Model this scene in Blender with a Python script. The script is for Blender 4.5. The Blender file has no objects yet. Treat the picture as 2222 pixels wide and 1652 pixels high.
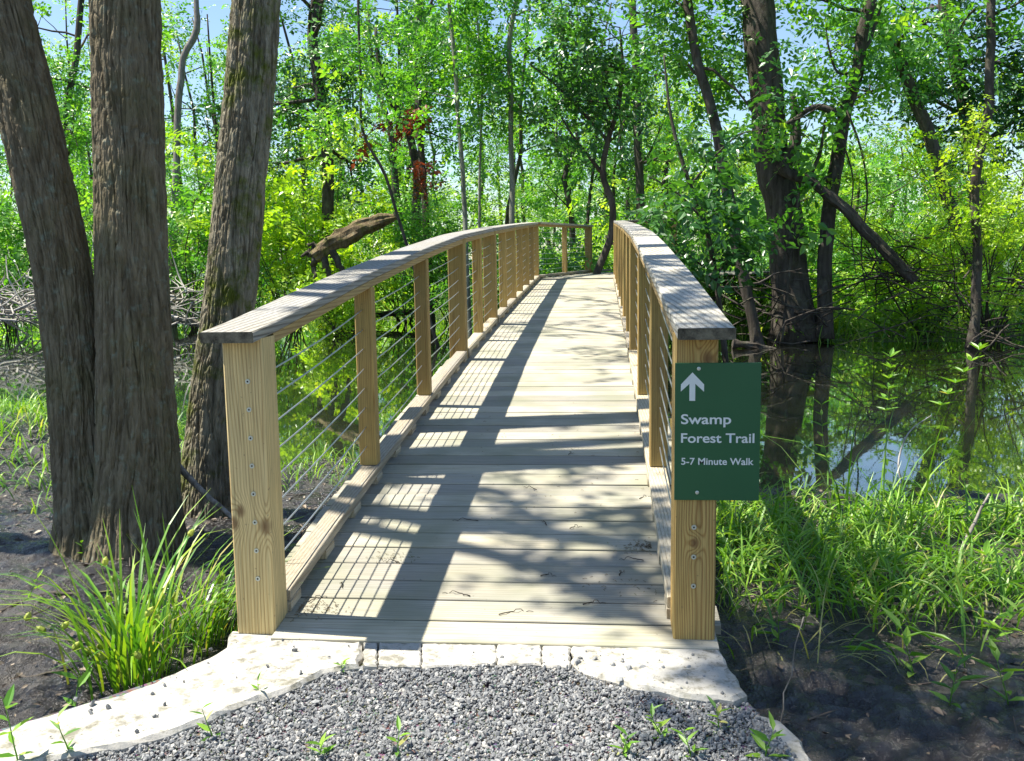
import bpy, bmesh, math
import numpy as np
from mathutils import Vector, Matrix
rng = np.random.default_rng(7)
S = bpy.context.scene
COL = S.collection
R = math.radians

# ------------------------------------------------------------------ camera
CAM = np.array([0.4562, -3.1184, 1.3012]); PITCH, YAW, ROLL, FPX = .1294, -.0948, -.0155, 2046.56
cf = np.array([math.sin(YAW)*math.cos(PITCH), math.cos(YAW)*math.cos(PITCH), -math.sin(PITCH)])
r0 = np.array([math.cos(YAW), -math.sin(YAW), 0]); u0 = np.cross(r0, cf)
cr = math.cos(ROLL)*r0 + math.sin(ROLL)*u0; cu = -math.sin(ROLL)*r0 + math.cos(ROLL)*u0
cd = bpy.data.cameras.new('camera'); cam = bpy.data.objects.new('camera', cd); COL.objects.link(cam)
cam.matrix_world = Matrix(((cr[0], cu[0], -cf[0], CAM[0]), (cr[1], cu[1], -cf[1], CAM[1]), (cr[2], cu[2], -cf[2], CAM[2]), (0, 0, 0, 1)))
cd.sensor_width = 36; cd.lens = FPX/2222*36; cd.clip_start = .05; cd.clip_end = 800
S.camera = cam

# ------------------------------------------------------------------ light
SUN = np.array([-.54, .045, 1.08]); SUN /= np.linalg.norm(SUN)
w = bpy.data.worlds.new("World"); S.world = w; w.use_nodes = True
nt = w.node_tree; sky = nt.nodes.new('ShaderNodeTexSky'); sky.sky_type = 'NISHITA'; sky.sun_disc = False
sky.sun_elevation = math.asin(SUN[2]); sky.sun_rotation = math.atan2(SUN[0], SUN[1]) % (2*math.pi)
sky.air_density = 1.0; sky.dust_density = .4; sky.ozone_density = 3.0
nt.links.new(sky.outputs[0], nt.nodes['Background'].inputs[0]); nt.nodes['Background'].inputs[1].default_value = .09
sl = bpy.data.lights.new('sun', 'SUN'); sl.energy = 5.0; sl.angle = R(.53); sl.color = (1, .95, .86)
so = bpy.data.objects.new('sun', sl); COL.objects.link(so)
so.rotation_euler = Vector(SUN).to_track_quat('Z', 'Y').to_euler()
S.view_settings.view_transform = 'Standard'; S.view_settings.look = 'None'; S.view_settings.gamma = 1
S.view_settings.exposure = 1.2
S.render.engine = 'CYCLES'
cy = S.cycles; cy.max_bounces = 6; cy.diffuse_bounces = 3; cy.glossy_bounces = 3; cy.transmission_bounces = 4; cy.transparent_max_bounces = 4
cy.caustics_reflective = False; cy.caustics_refractive = False; cy.sample_clamp_indirect = 6
cy.use_denoising = True

# ------------------------------------------------------------------ pixel -> world (pixels of the 2222-wide view)
def ray(u, v): return cf + cr*((u-1111)/FPX) - cu*((v-826)/FPX)
def at(u, v, d): return CAM + ray(u, v)*d
def onz(u, v, z):
    d = ray(u, v); return CAM + d*((z-CAM[2])/d[2])
def ony(u, v, y):
    d = ray(u, v); return CAM + d*((y-CAM[1])/d[1])

# ------------------------------------------------------------------ mesh building
class MB:
    def __init__(s): s.v = []; s.f = {3: [], 4: []}; s.a = {3: [], 4: []}; s.n = 0; s.ng = []
    def add(s, V, F, a=0.5):
        V = np.asarray(V, float).reshape(-1, 3); F = np.asarray(F, int); k = F.shape[1]
        s.v.append(V); s.f[k].append(F+s.n); s.a[k].append(np.broadcast_to(np.asarray(a, float), (len(F),)).copy()); s.n += len(V)
        return s
    def ngon(s, V, a=.5):
        s.v.append(np.asarray(V, float)); s.ng.append((list(range(s.n, s.n+len(V))), a)); s.n += len(V)
    def build(s, name, mat, parent=None, smooth=False, origin=None):
        V = np.concatenate(s.v) if s.v else np.zeros((0, 3))
        if origin is not None: V = V-np.asarray(origin)
        me = bpy.data.meshes.new(name); li = []; st = []; at_ = []; pos = 0
        for k in (3, 4):
            if s.f[k]:
                F = np.concatenate(s.f[k]); li.append(F.ravel()); st.append(pos+np.arange(len(F))*k); pos += F.size; at_.append(np.concatenate(s.a[k]))
        for ids, a in s.ng:
            li.append(np.array(ids)); st.append(np.array([pos])); pos += len(ids); at_.append(np.array([a]))
        li = np.concatenate(li); st = np.concatenate(st); at_ = np.concatenate(at_)
        me.vertices.add(len(V)); me.vertices.foreach_set('co', V.ravel())
        me.loops.add(len(li)); me.loops.foreach_set('vertex_index', li.astype(np.int32))
        me.polygons.add(len(st)); me.polygons.foreach_set('loop_start', st.astype(np.int32))
        me.update(calc_edges=True)
        at = me.attributes.new('v', 'FLOAT', 'FACE'); at.data.foreach_set('value', at_.astype(np.float32))
        me.polygons.foreach_set('use_smooth', np.full(len(st), smooth)); me.validate(); me.update()
        if mat: me.materials.append(mat)
        o = bpy.data.objects.new(name, me); COL.objects.link(o)
        if parent is not None: o.parent = parent
        if origin is not None: o.location = origin
        if parent is not None and origin is not None: o.location = Vector(origin)-parent.location
        elif parent is not None: o.location = -parent.location
        return o

def tag(o, label=None, cat=None, group=None, kind=None):
    if label: o['label'] = label
    if cat: o['category'] = cat
    if group: o['group'] = group
    if kind: o['kind'] = kind
    return o
def empty(name, loc, label, cat, group=None):
    o = bpy.data.objects.new(name, None); COL.objects.link(o); o.location = loc; o.empty_display_size = .1
    return tag(o, label, cat, group)
def nrm(a):
    a = np.asarray(a, float); return a/np.maximum(np.linalg.norm(a, axis=-1, keepdims=True), 1e-9)

def tube(mb, P, rad, seg=8, a=.5, cap=True):
    P = np.asarray(P, float); n = len(P); rad = np.broadcast_to(rad, (n,))
    T = nrm(np.gradient(P, axis=0)); ref = np.array([1., 0, 0]) if abs(T[0][0]) < .8 else np.array([0, 1., 0])
    X = np.zeros((n, 3)); x = ref
    for i in range(n):
        x = x-T[i]*(x@T[i]); x = x/np.linalg.norm(x); X[i] = x
    Y = np.cross(T, X); th = np.arange(seg)/seg*2*np.pi
    V = P[:, None]+rad[:, None, None]*(X[:, None]*np.cos(th)[None, :, None]+Y[:, None]*np.sin(th)[None, :, None])
    i, j = np.meshgrid(np.arange(n-1), np.arange(seg), indexing='ij'); j2 = (j+1) % seg
    F = np.stack([i*seg+j, i*seg+j2, (i+1)*seg+j2, (i+1)*seg+j], -1).reshape(-1, 4)
    V = V.reshape(-1, 3)
    if cap:
        V = np.concatenate([V, P[:1], P[-1:]]); c0, c1 = n*seg, n*seg+1; k = np.arange(seg)
        base = mb.n
        mb.add(V, F, a)
        mb.f[3].append(base+np.stack([(k+1) % seg, k, np.full(seg, c0)], -1)); mb.a[3].append(np.full(seg, a))
        mb.f[3].append(base+np.stack([(n-1)*seg+k, (n-1)*seg+(k+1) % seg, np.full(seg, c1)], -1)); mb.a[3].append(np.full(seg, a))
    else: mb.add(V, F, a)

def smooth_path(P, n):
    P = np.asarray(P, float); t = np.concatenate([[0], np.cumsum(np.linalg.norm(np.diff(P[:, :3], axis=0), axis=1))]); t /= t[-1]
    m = np.gradient(P, t, axis=0); q = np.linspace(0, 1, n); k = np.clip(np.searchsorted(t, q)-1, 0, len(t)-2)
    h = (t[k+1]-t[k])[:, None]; s = ((q-t[k])[:, None])/h
    return (2*s**3-3*s**2+1)*P[k]+(s**3-2*s**2+s)*h*m[k]+(-2*s**3+3*s**2)*P[k+1]+(s**3-s**2)*h*m[k+1]

def beam(mb, P, wid, hei, up=(0, 0, 1), ch=.004, a=.5, side=None):
    """board along polyline P (centre line), chamfered rectangular section"""
    P = np.asarray(P, float); n = len(P); T = nrm(np.gradient(P, axis=0)); up = np.asarray(up, float)
    Sd = nrm(np.cross(T, up)) if side is None else np.tile(np.asarray(side, float), (n, 1)); Up = np.cross(Sd, T)
    w2, h2 = wid/2, hei/2; c = ch
    prof = np.array([(-w2+c, -h2), (w2-c, -h2), (w2, -h2+c), (w2, h2-c), (w2-c, h2), (-w2+c, h2), (-w2, h2-c), (-w2, -h2+c)])
    V = P[:, None]+Sd[:, None]*prof[None, :, :1]+Up[:, None]*prof[None, :, 1:]
    k = 8; i, j = np.meshgrid(np.arange(n-1), np.arange(k), indexing='ij'); j2 = (j+1) % k
    F = np.stack([i*k+j, i*k+j2, (i+1)*k+j2, (i+1)*k+j], -1).reshape(-1, 4)[:, ::-1]
    base = mb.n; mb.add(V.reshape(-1, 3), F, a)
    for o, rev in ((0, False), ((n-1)*k, True)):
        q = base+o+np.array([[0, 1, 2, 7], [7, 2, 3, 6], [6, 3, 4, 5]])
        mb.f[4].append(q[:, ::-1] if rev else q); mb.a[4].append(np.full(3, a))

# value noise ---------------------------------------------------------
def vnoise(x, y, seed=0, px=None):
    g = np.random.default_rng(seed).random((256, 256)); xi = np.floor(x).astype(int); yi = np.floor(y).astype(int)
    fx = x-xi; fy = y-yi; fx = fx*fx*(3-2*fx); fy = fy*fy*(3-2*fy)
    m = (lambda k: k % px) if px else (lambda k: k % 256)
    a = g[yi % 256, m(xi)]; b = g[yi % 256, m(xi+1)]; c = g[(yi+1) % 256, m(xi)]; d = g[(yi+1) % 256, m(xi+1)]
    return (a*(1-fx)+b*fx)*(1-fy)+(c*(1-fx)+d*fx)*fy
def fbm(x, y, seed=0, o=4):
    s = 0; am = .5
    for k in range(o): s = s+am*(vnoise(x*2**k, y*2**k, seed+k)-.5); am *= .5
    return s

# ------------------------------------------------------------------ material helpers
class NT:
    def __init__(s, name):
        s.m = bpy.data.materials.new(name); s.m.use_nodes = True; s.t = s.m.node_tree; s.n = s.t.nodes
        s.b = s.n['Principled BSDF']; s.out = s.n['Material Output']
    def node(s, ty, ins=None, **kw):
        n = s.n.new(ty)
        for k, v in kw.items(): setattr(n, k, v)
        for k, v in (ins or {}).items(): s.set(n.inputs[k], v)
        return n
    def set(s, sock, v):
        if hasattr(v, 'is_linked') or hasattr(v, 'links'): s.t.links.new(v, sock)
        elif hasattr(v, 'outputs'): s.t.links.new(v.outputs[0], sock)
        else:
            if isinstance(v, (tuple, list)) and len(v) == 3 and len(getattr(sock, 'default_value', ())) == 4: v = (*v, 1)
            sock.default_value = v
    def math(s, op, a, b=0., c=0.): return s.node('ShaderNodeMath', {0: a, 1: b, 2: c}, operation=op).outputs[0]
    def vec(s, op, a, b=(0, 0, 0)): return s.node('ShaderNodeVectorMath', {0: a, 1: b}, operation=op)
    def mix(s, f, a, b, mode='MIX'):
        n = s.n.new('ShaderNodeMix'); n.data_type = 'RGBA'; n.blend_type = mode
        s.set(n.inputs[0], f); s.set(n.inputs[6], a); s.set(n.inputs[7], b); return n.outputs[2]
    def ramp(s, f, stops):
        n = s.n.new('ShaderNodeValToRGB'); e = n.color_ramp.elements
        while len(e) < len(stops): e.new(.5)
        for el, (p, c) in zip(e, stops): el.position = p; el.color = (*c, 1) if len(c) == 3 else c
        s.set(n.inputs[0], f); return n.outputs[0]
    def noise(s, vec, scale, detail=3, rough=.5, dist=0):
        n = s.node('ShaderNodeTexNoise', {'Vector': vec, 'Scale': scale, 'Detail': detail, 'Roughness': rough, 'Distortion': dist}); return n.outputs[0]
    def obj(s): return s.node('ShaderNodeTexCoord').outputs['Object']
    def attr(s, name='v'): return s.node('ShaderNodeAttribute', attribute_name=name).outputs['Fac']
    def bump(s, h, strength=.3, dist=.01, normal=None):
        n = s.node('ShaderNodeBump', {'Height': h, 'Strength': strength, 'Distance': dist})
        if normal is not None: s.set(n.inputs['Normal'], normal)
        return n.outputs[0]
    def fin(s, color=None, rough=None, normal=None, spec=None, **kw):
        if color is not None: s.set(s.b.inputs['Base Color'], color)
        if rough is not None: s.set(s.b.inputs['Roughness'], rough)
        if normal is not None: s.set(s.b.inputs['Normal'], normal)
        if spec is not None: s.set(s.b.inputs['Specular IOR Level'], spec)
        for k, v in kw.items(): s.set(s.b.inputs[k], v)
        return s.m

def wood(name, axis, early, late, grey, greyamt=.5, ring=.008, lines=.7, knots=(), rough=.75, tint=None, bumps=.25, calm=1., endgrain=None):
    m = NT(name); P = m.obj(); sep = m.node('ShaderNodeSeparateXYZ', {0: P}); X, Y, Z = sep.outputs
    l, a, b = {'x': (X, Y, Z), 'y': (Y, X, Z), 'z': (Z, X, Y)}[axis]
    isl = m.node('ShaderNodeNewGeometry').outputs['Random Per Island']; orr = m.node('ShaderNodeObjectInfo').outputs['Random']
    rnd = m.math('FRACT', m.math('ADD', m.math('MULTIPLY', isl, 7.13), m.math('MULTIPLY', orr, 3.77)))
    rnd2 = m.math('FRACT', m.math('MULTIPLY', rnd, 17.3))
    # ring centre offset
    l2 = m.math('ADD', l, m.math('MULTIPLY', rnd, 40.))
    low = m.node('ShaderNodeCombineXYZ', {0: m.math('MULTIPLY', l2, .9*calm), 1: m.math('MULTIPLY', a, 5.*calm), 2: m.math('MULTIPLY', b, 5.*calm)}).outputs[0]
    d1 = m.math('SUBTRACT', m.noise(low, 1., 2), .5)
    ca = m.math('ADD', a, m.math('MULTIPLY', m.math('SUBTRACT', rnd, .5), .16)); cb = m.math('ADD', b, m.math('ADD', .03, m.math('MULTIPLY', rnd2, .1)))
    r = m.math('SQRT', m.math('ADD', m.math('MULTIPLY', ca, ca), m.math('MULTIPLY', cb, cb)))
    r = m.math('ADD', r, m.math('MULTIPLY', d1, .07))
    kmask = None
    for (ka, kb, kl, kr) in knots:   # knot centre in (a, b, l) and radius
        e1 = m.math('DIVIDE', m.math('SUBTRACT', a, ka), kr); e2 = m.math('DIVIDE', m.math('SUBTRACT', b, kb), kr*2.); e3 = m.math('DIVIDE', m.math('SUBTRACT', l, kl), kr*1.5)
        dd = m.math('ADD', m.math('ADD', m.math('MULTIPLY', e1, e1), m.math('MULTIPLY', e2, e2)), m.math('MULTIPLY', e3, e3))
        g = m.math('POWER', 2.718, m.math('MULTIPLY', dd, -.35)); r = m.math('ADD', r, m.math('MULTIPLY', g, .035))
        km = m.math('SUBTRACT', 1., m.math('SMOOTH_MIN', m.math('MULTIPLY', dd, .9), 1., .3)); km = m.math('MAXIMUM', km, 0.)
        kmask = km if kmask is None else m.math('MAXIMUM', kmask, km)
    s = m.math('MULTIPLY_ADD', m.math('SINE', m.math('MULTIPLY', r, 6.2832/ring)), .5, .5); s = m.math('POWER', s, 2.6)
    fib = m.node('ShaderNodeCombineXYZ', {0: m.math('MULTIPLY', l2, 4.), 1: m.math('MULTIPLY', a, 260.), 2: m.math('MULTIPLY', b, 260.)}).outputs[0]
    fb = m.noise(fib, 1., 3, .6)
    pat = m.noise(m.node('ShaderNodeCombineXYZ', {0: m.math('MULTIPLY', l2, 1.6), 1: m.math('MULTIPLY', a, 7.), 2: m.math('MULTIPLY', b, 7.)}).outputs[0], 1., 4, .6)
    c = m.mix(m.math('MULTIPLY', s, lines), early, late)
    gm = m.math('MULTIPLY', m.ramp(pat, [(.3, (0, 0, 0)), (.7, (1, 1, 1))]), greyamt)
    c = m.mix(gm, c, m.mix(m.math('MULTIPLY', s, .45), grey, tuple(x*.55 for x in grey)))
    c = m.mix(.75, c, m.mix(1., c, m.ramp(fb, [(.22, (.38, .36, .33)), (.60, (1.12, 1.12, 1.12))]), 'MULTIPLY'))
    c = m.mix(1., c, m.ramp(rnd2, [(0, (.66, .66, .67)), (.5, (.92, .91, .88)), (1, (1.12, 1.10, 1.02))]), 'MULTIPLY')
    if kmask is not None: c = m.mix(m.math('MULTIPLY', kmask, .8), c, (.13, .06, .025))
    # small dark flecks and stains
    fl = m.noise(P, 55., 2, .5); c = m.mix(m.ramp(fl, [(.70, (0, 0, 0)), (.78, (.55, .55, .55))]), c, (.06, .05, .04))
    if tint: c = m.mix(m.ramp(m.noise(P, 3., 3), [(.42, (0, 0, 0)), (.68, (.62, .62, .62))]), c, tint)
    if endgrain:
        nn = m.node('ShaderNodeSeparateXYZ', {0: m.node('ShaderNodeNewGeometry').outputs['Normal']}).outputs['xyz'.index(axis)]
        c = m.mix(m.ramp(m.math('ABSOLUTE', nn), [(.8, (0, 0, 0)), (.9, (1, 1, 1))]), c, m.mix(m.ramp(m.noise(P, 30., 5, .75), [(.35, (0, 0, 0)), (.65, (1, 1, 1))]), tuple(x*.3 for x in endgrain), tuple(x*1.7 for x in endgrain)))
    h = m.math('ADD', m.math('MULTIPLY', s, -.5), m.math('MULTIPLY', fb, .8))
    return m.fin(c, rough, m.bump(h, bumps, .004), .3)

def leafmat(name, stops, trans=.45, rough=.34, tcol=(1.2, 1.2, .35), spec=.6):
    m = NT(name); v = m.attr(); c = m.ramp(v, stops)
    m.fin(c, rough, None, spec)
    tr = m.node('ShaderNodeBsdfTranslucent', {'Color': m.mix(1., c, tcol, 'MULTIPLY')})
    mx = m.node('ShaderNodeMixShader', {0: trans, 1: m.b.outputs[0], 2: tr.outputs[0]})
    m.t.links.new(mx.outputs[0], m.out.inputs[0]); return m.m

def barkmat(name, c1, c2, moss=None, scale=1., bump=.6, lichen=.25):
    m = NT(name); P = m.obj()
    st = m.vec('MULTIPLY', P, (scale*14, scale*14, scale*2.2)).outputs[0]
    n1 = m.noise(st, 1., 5, .65, .6); n2 = m.noise(P, 9*scale, 4, .6); n3 = m.noise(P, 55*scale, 3, .6)
    c = m.mix(m.ramp(n1, [(.35, (0, 0, 0)), (.65, (1, 1, 1))]), c1, c2)
    c = m.mix(m.math('MULTIPLY', m.ramp(n2, [(.56, (0, 0, 0)), (.72, (1, 1, 1))]), lichen), c, (.22, .25, .19))
    if moss: c = m.mix(m.math('MULTIPLY', m.ramp(m.noise(P, 4., 5, .7), [(.48, (0, 0, 0)), (.62, (1, 1, 1))]), moss), c, (.10, .12, .015))
    h = m.math('ADD', n1, m.math('MULTIPLY', n3, .35))
    return m.fin(c, .9, m.bump(h, bump, .03/scale), .2)

def plain(name, c, rough=.6, metal=0., **kw):
    m = NT(name); n = m.noise(m.obj(), 30., 3)
    return m.fin(m.mix(n, tuple(x*.85 for x in c), tuple(min(1, x*1.1) for x in c)), rough, None, None, Metallic=metal, **kw)

M = {}
M['deck'] = wood('deck_wood', 'x', (.49, .445, .335), (.25, .21, .135), (.41, .405, .37), .8, .016, .28, rough=.8, tint=(.22, .225, .145), bumps=.12, calm=.6)
M['cap'] = wood('cap_wood', 'y', (.47, .44, .36), (.17, .145, .10), (.43, .43, .42), .85, .017, .9, rough=.8, calm=.4, endgrain=(.11, .10, .07))
M['capx'] = wood('cap_wood_cross', 'x', (.46, .42, .33), (.22, .18, .12), (.44, .44, .42), .8, .010, .8, rough=.8)
M['curb'] = wood('curb_wood', 'y', (.48, .41, .28), (.28, .21, .12), (.43, .41, .36), .75, .015, .7, calm=.5)
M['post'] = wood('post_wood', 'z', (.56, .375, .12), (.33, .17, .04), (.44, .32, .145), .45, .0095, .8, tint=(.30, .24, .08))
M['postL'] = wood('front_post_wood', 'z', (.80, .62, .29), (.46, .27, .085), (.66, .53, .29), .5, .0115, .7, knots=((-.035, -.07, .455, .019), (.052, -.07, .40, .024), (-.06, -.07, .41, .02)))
M['postR'] = wood('sign_post_wood', 'z', (.64, .44, .145), (.38, .19, .045), (.52, .38, .17), .4, .0085, .85, knots=((.035, -.07, .985, .02), (0, -.07, .36, .015)))
M['rail'] = wood('rail_wood', 'y', (.44, .31, .13), (.26, .15, .05), (.36, .29, .17), .4, .014, .7, calm=.5)
M['steel'] = plain('steel', (.62, .63, .63), .35, .9)
M['zinc'] = plain('zinc', (.55, .58, .52), .4, .7)
M['dark'] = plain('recess_shade', (.02, .02, .02), .9)  # near-black colour standing in for the shade inside screw recesses

L = lambda *s: [(p, c) for p, c in s]
M['leaf_mid'] = leafmat('leaf_mid', L((0, (.03, .14, .025)), (.45, (.10, .31, .04)), (.8, (.23, .48, .055)), (1, (.42, .62, .08))), .52, .38, spec=.8)
M['leaf_dark'] = leafmat('leaf_dark', L((0, (.016, .07, .02)), (.5, (.038, .14, .025)), (1, (.10, .25, .04))), .35)
M['leaf_yellow'] = leafmat('leaf_yellow', L((0, (.18, .36, .02)), (.5, (.38, .60, .035)), (1, (.66, .76, .06))), .5, tcol=(1.1, 1.15, .35))
M['leaf_far'] = leafmat('leaf_far', L((0, (.035, .15, .03)), (.5, (.13, .36, .05)), (1, (.40, .62, .11))), .52, .40, spec=.8)
M['leaf_lime'] = leafmat('leaf_lime', L((0, (.12, .30, .03)), (.5, (.31, .55, .045)), (1, (.58, .72, .10))), .52, .40, spec=.8)
M['leaf_maple'] = leafmat('leaf_maple', L((0, (.02, .085, .02)), (.5, (.05, .17, .03)), (1, (.12, .30, .05))), .42)
M['leaf_red'] = leafmat('leaf_red', L((0, (.16, .035, .015)), (1, (.42, .10, .04))), .3, tcol=(1.1, .8, .6))
M['grass'] = leafmat('grass', L((0, (.08, .22, .025)), (.5, (.18, .38, .035)), (.9, (.34, .55, .06)), (1, (.52, .50, .18))), .4, .45)
M['sedge'] = leafmat('sedge', L((0, (.06, .19, .02)), (.6, (.17, .36, .03)), (.9, (.34, .50, .04)), (1, (.50, .44, .16))), .35, .38)
M['seed'] = leafmat('seed', L((0, (.26, .34, .04)), (1, (.48, .52, .08))), .3, .6)
M['bark'] = barkmat('bark', (.10, .079, .047), (.225, .185, .118), .15, 1.8, .7, .75)
M['bark_moss'] = barkmat('bark_moss', (.105, .088, .056), (.33, .295, .21), 1., 1.8, .7, .4)
M['bark_far'] = barkmat('bark_far', (.035, .028, .022), (.10, .085, .07), .1, .7)
M['bark_pale'] = barkmat('bark_pale', (.14, .14, .10), (.30, .30, .24), .1, .7)
M['stick'] = barkmat('stick', (.12, .10, .08), (.33, .30, .26), None, 2., .3)
M['stick_pale'] = barkmat('stick_pale', (.26, .24, .20), (.50, .47, .42), None, 2., .3)
M['oldlog'] = barkmat('old_log', (.07, .045, .024), (.24, .18, .095), .6, .8, .9)

def concrete(name):
    m = NT(name); P = m.obj(); a = m.noise(P, 4., 6, .65); b = m.noise(P, 90., 4, .7); c0 = m.noise(P, 22., 3)
    c = m.mix(a, (.34, .315, .265), (.53, .51, .455)); c = m.mix(m.ramp(b, [(.3, (.5, .5, .5)), (.5, (0, 0, 0))]), c, (.30, .29, .26))
    c = m.mix(m.ramp(c0, [(.56, (0, 0, 0)), (.70, (.7, .7, .7))]), c, (.22, .21, .15))
    s1 = m.noise(P, 13., 5, .7); s2 = m.noise(P, 60., 4, .7)
    c = m.mix(m.ramp(s1, [(.53, (0, 0, 0)), (.66, (.85, .85, .85))]), c, (.15, .14, .10)); c = m.mix(m.ramp(s2, [(.60, (0, 0, 0)), (.68, (.8, .8, .8))]), c, (.10, .09, .07))
    cr_ = m.node('ShaderNodeTexVoronoi', {'Vector': m.vec('ADD', P, m.vec('SCALE', m.node('ShaderNodeTexNoise', {'Vector': P, 'Scale': 9.}).outputs['Color']).outputs[0]).outputs[0], 'Scale': 2.4}, feature='DISTANCE_TO_EDGE').outputs[0]
    return m.fin(c, .9, m.bump(m.math('ADD', m.math('MULTIPLY', a, .6), m.math('MULTIPLY', b, .4)), .45, .012), .2)
M['concrete'] = concrete('concrete')

def gravelmat():
    m = NT('gravel_stone'); r = m.node('ShaderNodeNewGeometry').outputs['Random Per Island']
    c = m.ramp(r, [(0, (.14, .142, .14)), (.5, (.22, .222, .218)), (.88, (.31, .312, .30)), (.95, (.40, .37, .32)), (1, (.52, .50, .45))])
    return m.fin(m.mix(.5, c, m.mix(1., c, m.ramp(m.noise(m.obj(), 220., 3), [(.3, (.6, .6, .6)), (.7, (1.2, 1.2, 1.2))]), 'MULTIPLY')), .8, None, .3)
M['stone'] = gravelmat()
def pathmat():
    m = NT('gravel_bed'); P = m.obj(); v = m.node('ShaderNodeTexVoronoi', {'Vector': P, 'Scale': 70.}); 
    c = m.mix(m.noise(P, 5., 4), (.12, .12, .115), (.20, .195, .18)); c = m.mix(.6, c, m.mix(1., c, v.outputs['Color'], 'MULTIPLY'))
    return m.fin(c, .9, m.bump(v.outputs['Distance'], -.8, .01), .2)
M['path'] = pathmat()
def groundmat():
    m = NT('mud'); P = m.obj(); sep = m.node('ShaderNodeSeparateXYZ', {0: P})
    a = m.noise(P, 2.2, 6, .65); b = m.noise(P, 26., 5, .7); d = m.noise(P, 120., 3)
    c = m.mix(m.ramp(a, [(.4, (0, 0, 0)), (.62, (1, 1, 1))]), (.012, .0105, .010), (.045, .039, .032))
    c = m.mix(m.ramp(b, [(.55, (0, 0, 0)), (.7, (.8, .8, .8))]), c, (.12, .105, .085))
    far = m.ramp(m.math('MULTIPLY', sep.outputs[1], .02), [(.16, (0, 0, 0)), (.34, (1, 1, 1))])
    c = m.mix(far, c, m.mix(b, (.05, .07, .02), (.10, .13, .04)))
    ro = m.ramp(m.math('ADD', m.math('MULTIPLY', a, .6), m.math('MULTIPLY', b, .4)), [(.44, (.09, .09, .09)), (.60, (.5, .5, .5))])
    return m.fin(c, ro, m.bump(m.math('ADD', m.math('MULTIPLY', b, .7), m.math('MULTIPLY', d, .3)), .9, .05), .6)
M['ground'] = groundmat()
def watermat():
    m = NT('swamp_water'); P = m.obj(); n = m.noise(m.vec('MULTIPLY', P, (1., .6, 1.)).outputs[0], 3.2, 3, .5); n2 = m.noise(P, 16., 2)
    h = m.math('ADD', n, m.math('MULTIPLY', n2, .25))
    c = m.mix(m.ramp(m.noise(P, .7, 4), [(.45, (0, 0, 0)), (.7, (1, 1, 1))]), (.006, .007, .003), (.020, .016, .008))
    nb = m.bump(h, .014, .03); m.fin(c, .3, nb, .2)
    gl = m.node('ShaderNodeBsdfGlossy', {'Roughness': .012, 'Normal': nb, 'Color': (.95, .97, .95)}); fr = m.node('ShaderNodeFresnel', {'IOR': 1.33, 'Normal': nb}).outputs[0]
    mx = m.node('ShaderNodeMixShader', {0: m.math('MINIMUM', m.math('MULTIPLY_ADD', fr, 1.15, .16), .95), 1: m.b.outputs[0], 2: gl.outputs[0]}); m.t.links.new(mx.outputs[0], m.out.inputs[0]); return m.m
M['water'] = watermat()

# ------------------------------------------------------------------ terrain
W = .6993; WATER = -.42
def sstep(a, b, x):
    t = np.clip((x-a)/(b-a), 0, 1); return t*t*(3-2*t)
def near_edge(x):
    return 4.7+2.2*sstep(-2.9, -5.0, x)-1.0*sstep(.9, 1.8, x)+.5*(vnoise(x*1.3+50, x*0, 3)-.5)+1.0*sstep(5, 9, x)
def far_edge(x):
    return 23.3-7.4*sstep(-3.2, .6, x)-.3*sstep(2, 5, x)+1.2*(vnoise(x*.35+80, x*0, 4)-.5)
WLL = [(-.86, .25), (-.93, -.13), (-1.13, -.4), (-1.31, -.6), (-2.4, -1.75), (-4.4, -3.8), (-7, -6.4)]
WRR = [(.86, .25), (.885, -.21), (1.0, -.63), (1.12, -1.5), (1.3, -3), (1.6, -7)]
def lerp_x(pts, y):
    p = sorted(pts, key=lambda q: q[1]); return np.interp(y, [q[1] for q in p], [q[0] for q in p])
def height(x, y):
    x = np.asarray(x, float); y = np.asarray(y, float)
    s1 = y-near_edge(x); s2 = far_edge(x)-y
    land = WATER+.05*np.clip(-s1, 0, 4.); land = land+.24*np.exp(-(((x+4.9)/1.5)**2+((y-5)/1.4)**2))+.10*np.exp(-(((x+2.15)/.8)**2+((y-1.9)/.7)**2))
    bed = WATER-.12*np.clip(s1, 0, 4)
    h = np.where(s1 < 0, land, bed)
    far = WATER+.05*np.clip(-s2, 0, 8)+.02*np.clip(-s2-8, 0, 60); bedf = WATER-.12*np.clip(s2, 0, 4)
    h = np.where(s2 < 0, far, np.where(s1 > 0, np.maximum(bed, bedf), h))
    d = 1-sstep(-3, -.5, y)
    h = h+.05*fbm(x*1.1, y*1.1, 11)+(.075*fbm(x*4, y*4, 15, 4)+.11*(np.abs(fbm(x*9, y*9, 25, 4))-.1))*(s1 < 1.5)
    # raised path behind the wall
    inn = sstep(-.10, .02, np.minimum(x-lerp_x(WLL, y)-.12, lerp_x(WRR, y)-.06-x+.05*fbm(x*3, y*9, 71)))*(1-sstep(.0, .14, y))
    return h*(1-inn)+inn*(-.08)
def axis(lo, hi, a, b, st, g=1.16):
    r = list(np.arange(a, b+st/2, st)); s = st; q = a
    while q > lo: s *= g; q -= s; r.insert(0, q)
    s = st; q = b
    while q < hi: s *= g; q += s; r.append(q)
    return np.array(r)
gx = axis(-160, 160, -4.5, 4.2, .028); gy = axis(-120, 200, -1.2, 6.2, .028)
X, Y = np.meshgrid(gx, gy); Z = height(X, Y)
mb = MB(); nx, ny = len(gx), len(gy); i, j = np.meshgrid(np.arange(ny-1), np.arange(nx-1), indexing='ij')
mb.add(np.stack([X, Y, Z], -1).reshape(-1, 3), np.stack([i*nx+j, i*nx+j+1, (i+1)*nx+j+1, (i+1)*nx+j], -1).reshape(-1, 4))
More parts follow.
